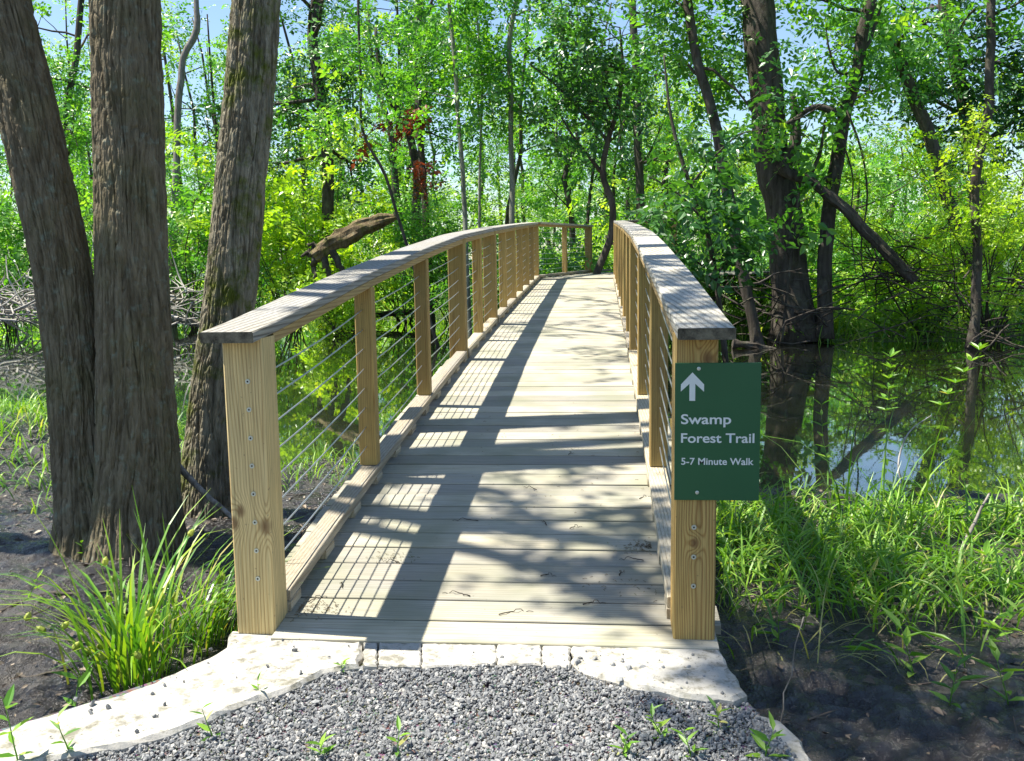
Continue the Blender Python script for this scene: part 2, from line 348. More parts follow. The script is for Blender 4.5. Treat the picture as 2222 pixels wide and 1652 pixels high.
tag(mb.build('ground', M['ground'], smooth=True), kind='structure', label='dark wet mud banks of the swamp', cat='ground')
mb = MB(); mb.add([(-160, -2, WATER), (160, -2, WATER), (160, 90, WATER), (-160, 90, WATER)], [[0, 1, 2, 3]])
tag(mb.build('water', M['water']), kind='structure', label='still dark swamp water mirroring the trees', cat='water')

def gp(u, v):      # point of the terrain (or water) seen at a pixel
    z = -.25
    for _ in range(8):
        p = onz(u, v, z); z = .5*z+.5*max(float(height(p[0], p[1])), WATER)
    p[2] = z; return p
# ------------------------------------------------------------------ concrete and gravel
def slab(name, outline, z0, z1, jit=.0045, mat='concrete', seed=1, step=.035, parent=None, ch=.012):
    r = np.random.default_rng(seed); P = np.asarray(outline, float); Q = []
    for k in range(len(P)):
        a, b = P[k], P[(k+1) % len(P)]; n = max(1, int(np.linalg.norm(b-a)/step))
        for t in range(n): Q.append(a+(b-a)*t/n)
    Q = np.array(Q); Q += r.normal(0, jit, Q.shape)
    c = Q.mean(0); nxt = np.roll(Q, -1, 0)-np.roll(Q, 1, 0); nn = nrm(np.stack([nxt[:, 1], -nxt[:, 0]], -1)); ar = .5*np.sum(Q[:, 0]*np.roll(Q[:, 1], -1)-np.roll(Q[:, 0], -1)*Q[:, 1])
    if ar < 0: nn = -nn
    bm = bmesh.new(); n = len(Q)
    rings = []
    for off, z in ((0, z0), (0, z1-ch), (-ch*.9, z1)):
        rings.append([bm.verts.new((*(Q[k]+nn[k]*(off+r.normal(0, jit*.3))), z+(r.normal(0, jit*.4) if z > z0 else 0))) for k in range(n)])
    for a, b in zip(rings, rings[1:]):
        for k in range(n): bm.faces.new((a[k], a[(k+1) % n], b[(k+1) % n], b[k]))
    f = bm.faces.new(rings[-1]); bmesh.ops.triangulate(bm, faces=[f]); bmesh.ops.recalc_face_normals(bm, faces=bm.faces)
    me = bpy.data.meshes.new(name); bm.to_mesh(me); bm.free(); me.materials.append(M[mat])
    o = bpy.data.objects.new(name, me); COL.objects.link(o); o.parent = parent; return o
pz = lambda l, z=-.014: [onz(u, v, z)[:2] for u, v in l]
tag(slab('wing_wall', pz([(500, 1366), (640, 1382), (786, 1394), (784, 1441), (700, 1455), (632, 1492), (560, 1512), (430, 1566), (300, 1606), (150, 1634), (0, 1668)])+[(-2.2, -1.9), (-2.45, -1.72)]+pz([(0, 1586), (100, 1551), (200, 1522), (310, 1490), (400, 1450), (470, 1418), (490, 1402)]), -1.0, -.014, seed=3), 'sunlit concrete wing wall running down to the lower left of the bridge', 'wall')
xs = [788, 820, 915, 1078, 1176, 1238]
for k in range(5):
    a, b = xs[k]+.6, xs[k+1]-.6
    o = slab('sill_block', pz([(a, 1393+.012*(a-780)), (b, 1393+.012*(b-780)), (b-1, 1441+3*math.sin(k*2.)), (a+1, 1443+2*math.cos(k*3.))], -.009), -.4, -.009-.0012*(k % 3), .0022, seed=20+k, step=.015, ch=.006)
    tag(o, ['narrow shaded concrete sill block at the left end of the row before the deck', 'shaded concrete sill block next to the left wing wall', 'longest sunlit concrete sill block in front of the deck', 'square sunlit concrete sill block right of the longest one', 'cracked concrete sill block beside the right concrete slab'][k], 'concrete block', 'sill blocks at the foot of the deck')
tag(slab('wing_wall', pz([(1240, 1398), (1400, 1400), (1561, 1399), (1575, 1425), (1600, 1470), (1626, 1500), (1590, 1512), (1500, 1508), (1400, 1492), (1330, 1474), (1270, 1456), (1243, 1438)], -.011), -1.0, -.011, seed=5), 'rounded concrete slab below the post that carries the sign', 'wall')
tag(slab('stone_slab', pz([(1630, 1545), (1690, 1560), (1740, 1600), (1765, 1660), (1700, 1680), (1640, 1600)], -.035), -.6, -.035, seed=6), 'flat grey stone slab at the right edge of the gravel', 'stone')
mb = MB(); ys = np.linspace(-8, -.06, 60); rows = []
for y in ys:
    a, b = lerp_x(WLL, y)+.10, lerp_x(WRR, y)-.03; rows.append([(x, y, -.040+.012*(vnoise(np.array(x*3.), np.array(y*3.), 9)-.5)) for x in np.linspace(a, b, 30)])
V = np.array(rows); i, j = np.meshgrid(np.arange(59), np.arange(29), indexing='ij')
mb.add(V.reshape(-1, 3), np.stack([i*30+j, i*30+j+1, (i+1)*30+j+1, (i+1)*30+j], -1).reshape(-1, 4))
tag(mb.build('gravel_path', M['path'], smooth=True), 'gravel path leading up to the bridge', 'path', kind='structure')
# stones
ico_v = []; t = (1+5**.5)/2
ico_v = nrm(np.array([(-1, t, 0), (1, t, 0), (-1, -t, 0), (1, -t, 0), (0, -1, t), (0, 1, t), (0, -1, -t), (0, 1, -t), (t, 0, -1), (t, 0, 1), (-t, 0, -1), (-t, 0, 1)], float))
ico_f = np.array([(0, 11, 5), (0, 5, 1), (0, 1, 7), (0, 7, 10), (0, 10, 11), (1, 5, 9), (5, 11, 4), (11, 10, 2), (10, 7, 6), (7, 1, 8), (3, 9, 4), (3, 4, 2), (3, 2, 6), (3, 6, 8), (3, 8, 9), (4, 9, 5), (2, 4, 11), (6, 2, 10), (8, 6, 7), (9, 8, 1)])
def stones(mb, P, size, r):
    n = len(P); q = nrm(r.normal(size=(n, 4))); w_, x, y, z = q.T
    Rm = np.stack([1-2*(y*y+z*z), 2*(x*y-z*w_), 2*(x*z+y*w_), 2*(x*y+z*w_), 1-2*(x*x+z*z), 2*(y*z-x*w_), 2*(x*z-y*w_), 2*(y*z+x*w_), 1-2*(x*x+y*y)], -1).reshape(n, 3, 3)
    sc = size[:, None]*np.stack([r.uniform(.8, 1.3, n), r.uniform(.6, 1., n), r.uniform(.45, .8, n)], -1)
    loc = ico_v[None]*(1+r.normal(0, .20, (n, 12, 1)))*sc[:, None]
    V = np.einsum('nij,nkj->nki', Rm, loc)+P[:, None]
    mb.add(V.reshape(-1, 3), (np.arange(n)[:, None, None]*12+ico_f[None]).reshape(-1, 3), np.repeat(r.random(n), 20))
r = np.random.default_rng(5); n = 80000
px = r.uniform(-1.9, 1.25, n); py = r.uniform(-1.25, -.06, n)
pl = np.array(pz([(784, 1440), (700, 1456), (632, 1493), (560, 1513), (430, 1567), (300, 1607), (150, 1635), (0, 1668)])+[(-2.2, -1.9)])
ed = np.array(pz([(1243, 1442), (1270, 1460), (1330, 1478), (1400, 1496), (1500, 1512), (1590, 1516), (1640, 1530)], -.011))
lim_l = np.interp(px, pl[::-1, 0], pl[::-1, 1]); lim_m = np.interp(px, [-.36, .3], [-.225, -.215]); lim_r = np.interp(px, ed[:, 0], ed[:, 1])
lim = np.where(px < pl[0, 0], lim_l, np.where(px < ed[0, 0], lim_m, lim_r))
keep = (py < lim+r.normal(0, .012, n)+(r.random(n) < .12)*np.abs(r.normal(0, .045, n))) & (px < lerp_x(WRR, py)-.04); px, py = px[keep], py[keep]
rise = .018*np.exp(-((px-.15)/.35)**2-((py+.25)/.12)**2)
mb = MB(); stones(mb, np.stack([px, py, -.037+rise+r.uniform(0, .008, len(px))], -1), np.clip(r.lognormal(-5.38, .40, len(px)), .0022, .012), r)
n = 420; q1 = r.uniform(-2., .95, n); q2 = r.uniform(-1.2, -.02, n)
onw = (q2 > np.interp(q1, pl[::-1, 0], pl[::-1, 1])+.01) & (q1 > lerp_x(WLL, q2)+.06) & (q1 < -.36) & (r.random(n) < .4) | ((q1 > .32) & (q1 < .86) & (q2 > np.interp(q1, ed[:, 0], ed[:, 1])) & (q2 < -.07)) | ((q1 > -.36) & (q1 < .32) & (q2 > -.2) & (q2 < -.07) & (r.random(n) < .5))
stones(mb, np.stack([q1[onw], q2[onw], np.full(onw.sum(), -.009)], -1), np.clip(r.lognormal(-5.4, .5, onw.sum()), .002, .011), r)
tag(mb.build('gravel', M['stone']), 'crushed grey gravel covering the path', 'gravel', kind='stuff')
# ------------------------------------------------------------------ footbridge
YS = np.array([-.1, 0, 1.58, 3.14, 4.88, 7.32, 9.76, 12.2, 14.64, 16.5, 18.6]); ZS = np.array([-.004, .0, .164, .302, .432, .560, .672, .778, .880, .925, .935])
def deckz(y):
    P = np.interp(y, YS, ZS)
    k = np.array([-2, -1, 0, 1, 2])*.14
    return np.where(np.asarray(y) > .8, np.mean([np.interp(np.asarray(y)+d, YS, ZS) for d in k], axis=0), P)
bridge = empty('footbridge', (0, 0, 0), 'arched wooden footbridge with steel cable railings crossing the swamp water', 'footbridge')
r = np.random.default_rng(2)
mb = MB(); y = -.055; k = 0
while y < 14.75:
    yc = y+.076; z = float(deckz(yc))-.019+r.normal(0, .0012); sl_ = float(deckz(yc+.07)-deckz(yc-.07))/.14
    up = nrm((0, -sl_, 1)); tilt = r.normal(0, .0012)
    x0, x1 = -W-.17+r.normal(0, .004), W+.17+r.normal(0, .004)
    if y < .1: x0, x1 = -W+.002, W+.148
    beam(mb, [(x0, yc, z-tilt), (0, yc+r.normal(0, .0006), z), (x1, yc, z+tilt)], .1515, .038, up=up, ch=.003, a=r.random())
    y += .1515+r.uniform(.006, .0125)
    k += 1
# turning boards beyond the arch
for t in np.linspace(0, 1, 24):
    a = np.array((-W-.15, 14.82))*(1-t)+np.array((.2, 18.3))*t; b = np.array((W+.15, 14.82))*(1-t)+np.array((3.6, 16.2))*t
    z = .885+.04*t; beam(mb, [(*a, z), (*((a+b)/2), z), (*b, z)], .139, .036, ch=.003, a=r.random())
for t in np.linspace(.03, 1, 22):
    a = np.array((.2, 18.3))*(1-t)+np.array((3.2, 20.4))*t; b = np.array((3.6, 16.2))*(1-t)+np.array((5.4, 18.0))*t; z = .926+.002*t
    beam(mb, [(*a, z), (*((a+b)/2), z), (*b, z)], .139, .036, ch=.003, a=r.random())
mb.build('deck', M['deck'], bridge)
for s in (-1, 0, 1):
    mb = MB(); yy = np.linspace(.1, 14.6, 40); beam(mb, np.stack([np.full(40, s*.62), yy, deckz(yy)-.04-.15], -1), .09, .29, ch=.005); mb.build('stringer', M['rail'], bridge)
RH = 1.035
def post(x, y, zt, zb, sx, sy, mat='post', name='rail_post', rot=0):
    mb = MB(); beam(mb, [(0, 0, 0), (0, 0, (zt-zb)*.5), (0, 0, zt-zb)], sx, sy, up=(0, 1, 0), side=(1, 0, 0), ch=.006)
    o = mb.build(name, M[mat]); o.parent = bridge; o.location = (x, y, zb); o.rotation_euler.z = rot; return o
mains = [0., 4.88, 7.32, 9.76, 12.2, 14.64]; inters = [1.62, 3.18, 6.1, 8.54, 10.98, 13.42]
for s in (-1, 1):
    for y in mains:
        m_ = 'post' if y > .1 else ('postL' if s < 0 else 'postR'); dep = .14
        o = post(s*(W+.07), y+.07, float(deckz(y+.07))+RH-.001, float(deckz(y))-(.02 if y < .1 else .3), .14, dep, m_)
        if y < .1:
            hs = [.893, .795, .695, .597, .497, .395, .292, .190] if s < 0 else [.893, .395, .292, .190]
            for h in hs:
                mb = MB(); th = np.arange(13)/12*2*np.pi; c0 = np.array([.004*s*(-1)+.012*(s < 0), -.0702, h+.02]); ring = np.stack([np.cos(th)*.0085, 0*th, np.sin(th)*.0085], -1)
                tube(mb, [c0+(0, .002, 0), c0-(0, .0028, 0)], .0085, 14); mb.build('screw', M['zinc'], None)
                so_ = bpy.data.objects[-1] if False else COL.objects[-1]; so_.parent = o; so_.location = (0, 0, 0)
                mb = MB(); tube(mb, [c0-(0, .0020, 0), c0-(0, .0034, 0)], .0033, 10); q = mb.build('socket_shade', M['dark']); q.parent = o; q.location = (0, 0, 0)  # raised black disc paints the shaded recess; no hole is cut
    for y in inters:
        post(s*(W+.045), y, float(deckz(y))+RH-.037, float(deckz(y))+.083, .089, .089)
    # caps in segments
    for (a, b) in [(-.075, 4.9495), (4.9525, 9.83), (9.833, 14.72)]:
        mb = MB(); yy = np.linspace(a, b, 24); off = .003*np.sin(yy*1.7+s)
        beam(mb, np.stack([s*(W+.092+off*.5), yy, deckz(yy)+RH+.019], -1), .184, .038, ch=.004); mb.build('rail_cap', M['cap'], bridge)
    ms = mains
    for a, b in zip(ms[:-1], ms[1:]):
        mb = MB(); yy = np.linspace(a+.142, b-.002, 10); beam(mb, np.stack([np.full(10, s*(W+.05)), yy, deckz(yy)+RH-.0195], -1), .089, .038, ch=.003); mb.build('sub_rail', M['rail'], bridge)
        mb = MB(); beam(mb, np.stack([np.full(10, s*(W+.035)), yy, deckz(yy)+.062], -1), .092, .042, ch=.003); mb.build('curb_rail', M['curb'], bridge)
        n = int(round((b-a)/.45))
        for q in range(n):
            y = a+.2+(b-a-.26)*q/(n-1); mb = MB(); beam(mb, [(s*(W+.03), y-.06, float(deckz(y-.06))+.0205), (s*(W+.03), y+.06, float(deckz(y+.06))+.0205)], .085, .039, ch=.002); mb.build('curb_block', M['curb'], bridge)
    for k in range(8):
        h = .19+.1005*k; mb = MB(); pts = []
        allp = sorted(mains+inters)
        for a, b in zip(allp[:-1], allp[1:]):
            for t in np.linspace(0, 1, 7)[:-1]:
                y = a+(b-a)*t; z0 = deckz(a)*(1-t)+deckz(b)*t; pts.append((s*(W+.05), y+.03, float(z0)+h-.012*4*t*(1-t)*(1+.4*math.sin(k*2.1+a))))
        tube(mb, pts, .0032, 6); mb.build('cable', M['steel'], bridge)
# turned end of the left rail and of the right rail
PA, PB = np.array((-W-.05, 14.75)), np.array((.19, 18.25)); zc = .925
def beam2(name, a, b, z, wid, hei, mat, za=None):
    mb = MB(); P = np.linspace(0, 1, 8)[:, None]; q = np.asarray(a)*(1-P)+np.asarray(b)*P; zz = np.linspace(za if za is not None else z, z, 8)
    beam(mb, np.concatenate([q, zz[:, None]], 1), wid, hei, ch=.004); return mb.build(name, M[mat], bridge)
dirv = nrm(PB-PA); ang = math.atan2(-dirv[0], dirv[1])
beam2('rail_cap', PA+dirv*.02, PB+dirv*.12, zc+RH+.019, .184, .038, 'cap', .885+RH+.019)
beam2('sub_rail', PA+dirv*.05, PB-dirv*.08, zc+RH-.02, .089, .038, 'rail', .885+RH-.02)
beam2('curb_rail', PA+dirv*.03, PB+dirv*.02, zc+.062, .092, .042, 'curb', .885+.062)
post(*(PA+(PB-PA)*.5), zc-.02+RH-.037, .87, .089, .089, rot=ang); post(*PB, zc+RH-.001, .6, .14, .14, rot=ang)
for k in range(8):
    h = .19+.1005*k; mb = MB(); P = np.linspace(0, 1, 14)[:, None]; q = PA*(1-P)+PB*P; z = .885+.04*P+h-.012*np.abs(np.sin(P*2*np.pi)); tube(mb, np.concatenate([q, z], 1), .0032, 6); mb.build('cable', M['steel'], bridge)
for t in np.linspace(.1, .9, 7):
    q = PA*(1-t)+PB*t; beam2('curb_block', q-dirv*.06, q+dirv*.06, .905+.04*t, .085, .039, 'curb')
PC = PB+np.array((3.0, 2.1)); d2 = nrm(PC-PB); beam2('curb_rail', PB+d2*.11, PC, zc+.066, .092, .042, 'curb')
PD, PE = np.array((W+.06, 14.80)), np.array((1.9, 15.25)); d3 = nrm(PE-PD); ang3 = math.atan2(-d3[0], d3[1])
beam2('rail_cap', PD+d3*.10, PE, zc+RH+.019, .184, .038, 'cap', .885+RH+.019); beam2('sub_rail', PD+d3*.12, PE-d3*.05, zc+RH-.02, .089, .038, 'rail', .885+RH-.02)
post(*(PE-d3*.05), zc+RH-.04, .3, .089, .089, rot=ang3)
beam2('curb_rail', PD+d3*.08, PE, zc+.062, .092, .042, 'curb', .885+.062)
# piles under the deck
for y in (4.95, 9.83, 14.71):
    for s in (-1, 1):
        post(s*.45, y, float(deckz(y))-.35, -1.6, .19, .19, 'rail', 'pile')

# ------------------------------------------------------------------ sign
SY = -.0055
c0 = ony(1465, 788, SY); c1 = ony(1463, 1085, SY); c2 = ony(1652, 789.5, SY)
sx0, sz1, sz0, sx1 = c0[0], c0[2], c1[2], c2[0]
sign = empty('trail_sign', (sx0, SY, sz0), 'dark green trail sign with white arrow and lettering fixed to the right front post', 'sign')
def greenmat():
    m = NT('sign_green'); n = m.noise(m.obj(), 500., 2); n2 = m.noise(m.obj(), 6., 3)
    return m.fin(m.mix(n2, (.017, .092, .034), (.024, .115, .043)), .42, m.bump(n, .05, .001), .4)
M['green'] = greenmat(); M['white'] = plain('sign_white', (.72, .76, .72), .5)
mb = MB(); beam(mb, [(sx0, SY, (sz0+sz1)/2), ((sx0+sx1)/2, SY, (sz0+sz1)/2), (sx1, SY, (sz0+sz1)/2)], .005, sz1-sz0, ch=.0012); pn = mb.build('panel', M['green'], sign)
FY = SY-.0027
def flat(name, pts, mat='white', dep=.0006):
    V = [ony(u, v, FY) for u, v in pts]; n = len(V); mb = MB(); F = [(p[0], FY-dep, p[2]) for p in V]; mb.ngon(F); 
    for k in range(n):
        a, b = V[k], V[(k+1) % n]; mb.add([(a[0], FY, a[2]), (b[0], FY, b[2]), (b[0], FY-dep, b[2]), (a[0], FY-dep, a[2])], [[0, 1, 2, 3]])
    return mb.build(name, M[mat], sign)
zp = lambda x, y: ((2600+x/2.0655)/1.84338, (1300+y/2.0655)/1.84338)
flat('arrow', [zp(*q) for q in [(351, 393), (447, 492), (446, 552), (374, 487), (373, 628), (325, 627), (326, 487), (254, 551), (256, 492)]])
dg = bpy.context.evaluated_depsgraph_get
def text(body, u0, u1, vbase, hpx, capx):
    cu_ = bpy.data.curves.new('text', 'FONT'); cu_.body = body; cu_.size = 1; cu_.offset = .016; cu_.fill_mode = 'FRONT'
    ob = bpy.data.objects.new('text', cu_); COL.objects.link(ob); bpy.context.view_layer.update()
    me = bpy.data.meshes.new_from_object(ob.evaluated_get(dg())); bpy.data.objects.remove(ob)
    n = len(me.vertices); co = np.zeros(n*3); me.vertices.foreach_get('co', co); co = co.reshape(-1, 3)
    a = ony(u0, vbase, FY); b = ony(u1, vbase, FY); top = ony(u0, vbase-hpx, FY)
    sx = (b[0]-a[0])/(co[:, 0].max()-co[:, 0].min()); sz = (top[2]-a[2])/capx
    V = np.stack([a[0]+(co[:, 0]-co[:, 0].min())*sx, np.full(n, FY-.0006), a[2]+co[:, 1]*sz], -1)
    V = V-np.array(sign.location); me.vertices.foreach_set('co', V.ravel()); me.update(); me.materials.clear(); me.materials.append(M['white'])
    o = bpy.data.objects.new('lettering', me); COL.objects.link(o); o.parent = sign; return o
tv = lambda y: (1300+y/2.0655)/1.84338; tu = lambda x: (2600+x/2.0655)/1.84338
text('Swamp', tu(256), tu(670), tv(818), (818-735)/2.0655/1.84338, .73)
text('Forest Trail', tu(256), tu(862), tv(972), (972-892)/2.0655/1.84338, .73)
text('5-7 Minute Walk', tu(257), tu(856), tv(1154), (1154-1096)/2.0655/1.84338, .73)
for (x, y) in ((403, 362), (389, 1384)):
    p = ony(*zp(x, y), FY); mb = MB(); tube(mb, [(p[0], FY+.001, p[2]), (p[0], FY-.0035, p[2]), (p[0], FY-.0045, p[2])], [.0062, .0062, .003], 16); mb.build('screw', M['zinc'], sign)

# ------------------------------------------------------------------ leaves and trees
def leaves(mb, C, rad, per, size, r, up=.7, simple=True, spread=.45, clumpvar=.45, asp=.55):
    C = np.asarray(C, float); q_ = 9; ns = max(1, int(round(per/q_))); n0 = len(C)*ns; n = n0*q_
    rad = np.broadcast_to(np.asarray(rad, float).reshape(-1, 1) if np.ndim(rad) < 2 else rad, (len(C), 3))
    dirs = nrm(r.normal(size=(n0, 3))); P0 = np.repeat(C, ns, 0)+dirs*r.random((n0, 1))**.5*np.repeat(rad, ns, 0)
    N0 = nrm(np.array([0, 0, up])+dirs*.45+r.normal(0, spread, (n0, 3))); T0 = nrm(dirs*(1, 1, .5)+r.normal(0, .6, (n0, 3))-np.array([0, 0, .25])); T0 = nrm(T0-N0*np.sum(N0*T0, -1, keepdims=True)); B0 = np.cross(N0, T0)
    k_ = np.tile(np.arange(q_), n0); rp = lambda a: np.repeat(a, q_, 0); sg = np.where(k_ % 2, 1., -1.)[:, None]*(k_ < q_-1)[:, None]
    Ls = size*rp(r.uniform(.75, 1.25, (n0, 1)))*r.uniform(.65, 1.25, (n, 1)); Wd = Ls*asp
    D = nrm(rp(T0)*.75+rp(B0)*sg+r.normal(0, .22, (n, 3))); N = nrm(rp(N0)+r.normal(0, .28, (n, 3))); N = nrm(N-D*np.sum(N*D, -1, keepdims=True)); Sd = np.cross(N, D)
    P = rp(P0)+rp(T0)*((k_-q_*.5)*size*.42)[:, None]*r.uniform(.8, 1.2, (n, 1))-np.array([0, 0, 1.])*(((k_/q_)**2)*size*.5)[:, None]+D*Ls*.5
    col = np.clip(np.repeat(r.random(len(C)), ns*q_)*clumpvar+np.repeat(r.random(n0), q_)*(1-clumpvar)*.6+r.random(n)*(1-clumpvar)*.4, 0, 1)
    b = P-D*Ls*.5
    if simple:
        V = np.stack([b, b+D*Ls*.45+Sd*Wd*.5+N*Ls*.06, b+D*Ls, b+D*Ls*.45-Sd*Wd*.5+N*Ls*.06], 1)
        F = np.arange(n)[:, None]*4+np.array([[0, 1, 2, 3]]); mb.add(V.reshape(-1, 3), F, col)
    else:
        V = np.stack([b, b+D*Ls-N*Ls*.12, b+D*Ls*.3+Sd*Wd*.5+N*Ls*.05, b+D*Ls*.68+Sd*Wd*.36+N*Ls*.01, b+D*Ls*.3-Sd*Wd*.5+N*Ls*.05, b+D*Ls*.68-Sd*Wd*.36+N*Ls*.01], 1)
        F = (np.arange(n)[:, None, None]*6+np.array([[0, 2, 3, 1], [0, 1, 5, 4]])[None]).reshape(-1, 4); mb.add(V.reshape(-1, 3), F, np.repeat(col, 2))

def limb(mb, p, d, length, rad, r, n=7, droop=0., wig=.18, seg=6, end=.25):
    P = [np.array(p, float)]; d = nrm(d)
    for k in range(n):
        d = nrm(d+r.normal(0, wig, 3)+np.array([0, 0, -droop])); P.append(P[-1]+d*length/n)
    P = np.array(P); tube(mb, P, rad*np.linspace(1, end, n+1), seg, cap=False); return P

def tree(name, path, rad, label, cat='tree', group=None, bark='bark_far', leaf='leaf_mid', limbs=(), seed=0, nl=0, lz=(3, 12), llen=(1.5, 3), per=110, csize=.8, lsize=.13, twigs=2, seg=10, simple=True, up=.7, rise=.35, extra=None):
    """path: world polyline of the trunk; nl automatic limbs between heights lz, explicit limbs: list of (polyline, radius, leafy)"""
    r = np.random.default_rng(seed); path = np.asarray(path, float); g0 = max(float(height(path[0, 0], path[0, 1])), WATER-.2)
    if path[0, 2] > g0+.1:
        d0 = nrm(path[0]-path[1]); d0[2] = min(d0[2], -.6); q0 = path[0]+d0*((g0-.15-path[0, 2])/d0[2]); path = np.concatenate([q0[None], path]); rad = np.concatenate([[np.asarray(rad)[0]*1.15], rad])
    root = empty(name, tuple(path[0]), label, cat, group)
    tb = MB(); sp = smooth_path(np.concatenate([path, np.broadcast_to(np.asarray(rad, float).reshape(-1, 1)*.89, (len(path), 1))], 1), max(12, 5*len(path)))
    sp[:, :3] += (np.stack([fbm(sp[:, 2]*.9, sp[:, 2]*0, seed), fbm(sp[:, 2]*.9, sp[:, 2]*0+3, seed+9), sp[:, 2]*0], -1))*.25*np.clip(sp[:, 3:]*4, .1, 1)
    rr = sp[:, 3].copy(); rr[:3] *= np.array([1.45, 1.2, 1.06]); tube(tb, sp[:, :3], rr, seg)
    cb = MB(); cl = []
    zs = sp[:, 2]
    for k in range(nl):
        z = lz[0]+(lz[1]-lz[0])*(k+r.random())/nl; i = int(np.argmin(abs(zs-z))); p = sp[i, :3]; a = r.uniform(0, 2*np.pi)
        P = limb(tb, p, (math.cos(a), math.sin(a), rise+r.normal(0, .2)), r.uniform(*llen), max(.012, sp[i, 3]*.4), r, droop=.04)
        cl += [P[-1], P[-3]+r.normal(0, .2, 3), P[-4]+r.normal(0, .3, 3)]
        for q in range(twigs):
            i2 = r.integers(2, 6); Q = limb(tb, P[i2], nrm(P[i2+1]-P[i2])+r.normal(0, .6, 3), r.uniform(*llen)*.5, max(.008, sp[i, 3]*.15), r, n=4, seg=5); cl += [Q[-1], Q[-2]+r.normal(0, .15, 3)]
    for L_ in limbs:
        Pp, ra, leafy = L_; Pp = smooth_path(np.asarray(Pp, float), 14); tube(tb, Pp, ra*np.linspace(1, .35, 14), 7)
        for i2 in range(4, 14, 2):
            if leafy:
                Q = limb(tb, Pp[i2], r.normal(0, 1, 3)*(1, 1, .5), .5+leafy*.5, ra*.25, r, n=4, seg=5); cl += [Q[-1], Q[-2]]
    if extra is not None: cl += [np.array(e) for e in extra]
    tb.build('trunk', M[bark], root, smooth=True)
    if cl:
        cl = np.array(cl); cl = cl[(cl[:, 2] < 7.5) | (path[0][1] < 8) | (r.random(len(cl)) < .25)]; leaves(cb, cl, csize*r.uniform(.55, 1.25, len(cl))[:, None]*np.array([1, 1, .7]), per, lsize, r, simple=simple, up=up); cb.build('crown', M[leaf], root)
    return root

def pix(pts, d):
    """trunk path from view pixels, bottom first; d depth"""
    return np.array([at(u, v, d*.89) for u, v in pts])

# --- detailed foreground trunks with furrowed bark ------------------------------------------------
def bark_trunk(name, pts, dep, mat, parent, seed, top=13., nseg=420, nz=640, flare=1.75, ridge=.024, lean=None):
    """pts: (u centre, v, width px) bottom first"""
    P = np.array([np.append(at(u, v, dep), wpx/FPX*dep/2) for u, v, wpx in pts])
    dirn = nrm(P[-1, :3]-P[-3, :3]) if lean is None else nrm(lean); q = P[-1].copy()
    ext = [np.append(P[-1, :3]+dirn*h, P[-1, 3]*f_) for h, f_ in ((1.2, .95), (3., .85), (6., .65), (9.5, .3))]
    P = np.concatenate([P, ext]); b = P[0].copy(); b[2] -= .35; b[3] *= 1.25; P = np.concatenate([b[None], P])
    Q = smooth_path(P, 200); z = Q[:, 2]; zv = 3.3
    zz = np.concatenate([np.linspace(z[0], zv, nz), np.linspace(zv+.05, z[-1], 60)]); C = np.stack([np.interp(zz, z, Q[:, k]) for k in range(4)], -1)
    T = nrm(np.gradient(C[:, :3], axis=0)); Xa = nrm(np.array([1., 0, 0])-T*T[:, :1]); Ya = np.cross(T, Xa)
    th = np.linspace(0, 2*np.pi, nseg, endpoint=False); TH, ZZ = np.meshgrid(th, zz); rad = C[:, 3][:, None]
    u = TH/(2*np.pi); circ = 2*np.pi*np.mean(C[:, 3]); pu = int(circ/.025)
    wob = (vnoise(u*8, ZZ*1.3+9, seed+1, 8)-.5)*1.6+(vnoise(u*24, ZZ*3.4+3, seed+2, 24)-.5)*.9
    n1 = vnoise(u*pu+wob, ZZ*1.9, seed+3, pu); n2 = vnoise(u*pu*2+wob*2, ZZ*5.5, seed+4, pu*2); n3 = vnoise(u*pu*4+wob, ZZ*38, seed+5, pu*4)
    rg = np.minimum(np.abs(2*n1-1)*2.8, 1)**.6; r2 = np.minimum(np.abs(2*n2-1)*3.2, 1)**.6; d = ridge*(rg*.75+r2*.38+(n3-.5)*.28)-ridge*.75
    d = d-ridge*.32*(1-np.minimum(np.abs(2*vnoise(u*pu*1.0+wob*.6, ZZ*8+u*3, seed+6, pu)-1)*5, 1))
    lump = (vnoise(u*4, ZZ*.8, seed+7, 4)-.5)*.05
    hb = np.clip(ZZ-zz[0], 0, 9); fl = 1+(flare-1)*np.exp(-hb/.22)*(.55+.9*vnoise(u*6, ZZ*0+.5, seed+8, 6))
    rr = rad*fl*(1+lump)+d
    V = C[:, None, :3]+rr[..., None]*(Xa[:, None]*np.cos(TH)[..., None]+Ya[:, None]*np.sin(TH)[..., None])
    nzz = len(zz); i, j = np.meshgrid(np.arange(nzz-1), np.arange(nseg), indexing='ij'); j2 = (j+1) % nseg
    mb = MB(); mb.add(V.reshape(-1, 3), np.stack([i*nseg+j, i*nseg+j2, (i+1)*nseg+j2, (i+1)*nseg+j], -1).reshape(-1, 4)); 
    return mb.build('trunk', M[mat], parent, smooth=True), C
twin = empty('twin_trunk_tree', tuple(gp(260, 1170)), 'big two-stemmed tree with furrowed bark left of the bridge, one stem leaning left', 'tree')
_, CA = bark_trunk('t', [(205, 1150, 142), (184, 1000, 123), (164, 800, 114), (137, 600, 112), (73, 300, 117), (0, 0, 119)], 5.1, 'bark', twin, 31)
_, CB = bark_trunk('t', [(300, 1165, 168), (300, 1000, 163), (293, 800, 153), (287, 600, 146), (279, 300, 141), (271, 0, 137)], 5.0, 'bark', twin, 41)
lean3 = empty('mossy_tree', tuple(gp(455, 1085)), 'mossy tree with sunlit left side leaning right behind the left front post', 'tree')
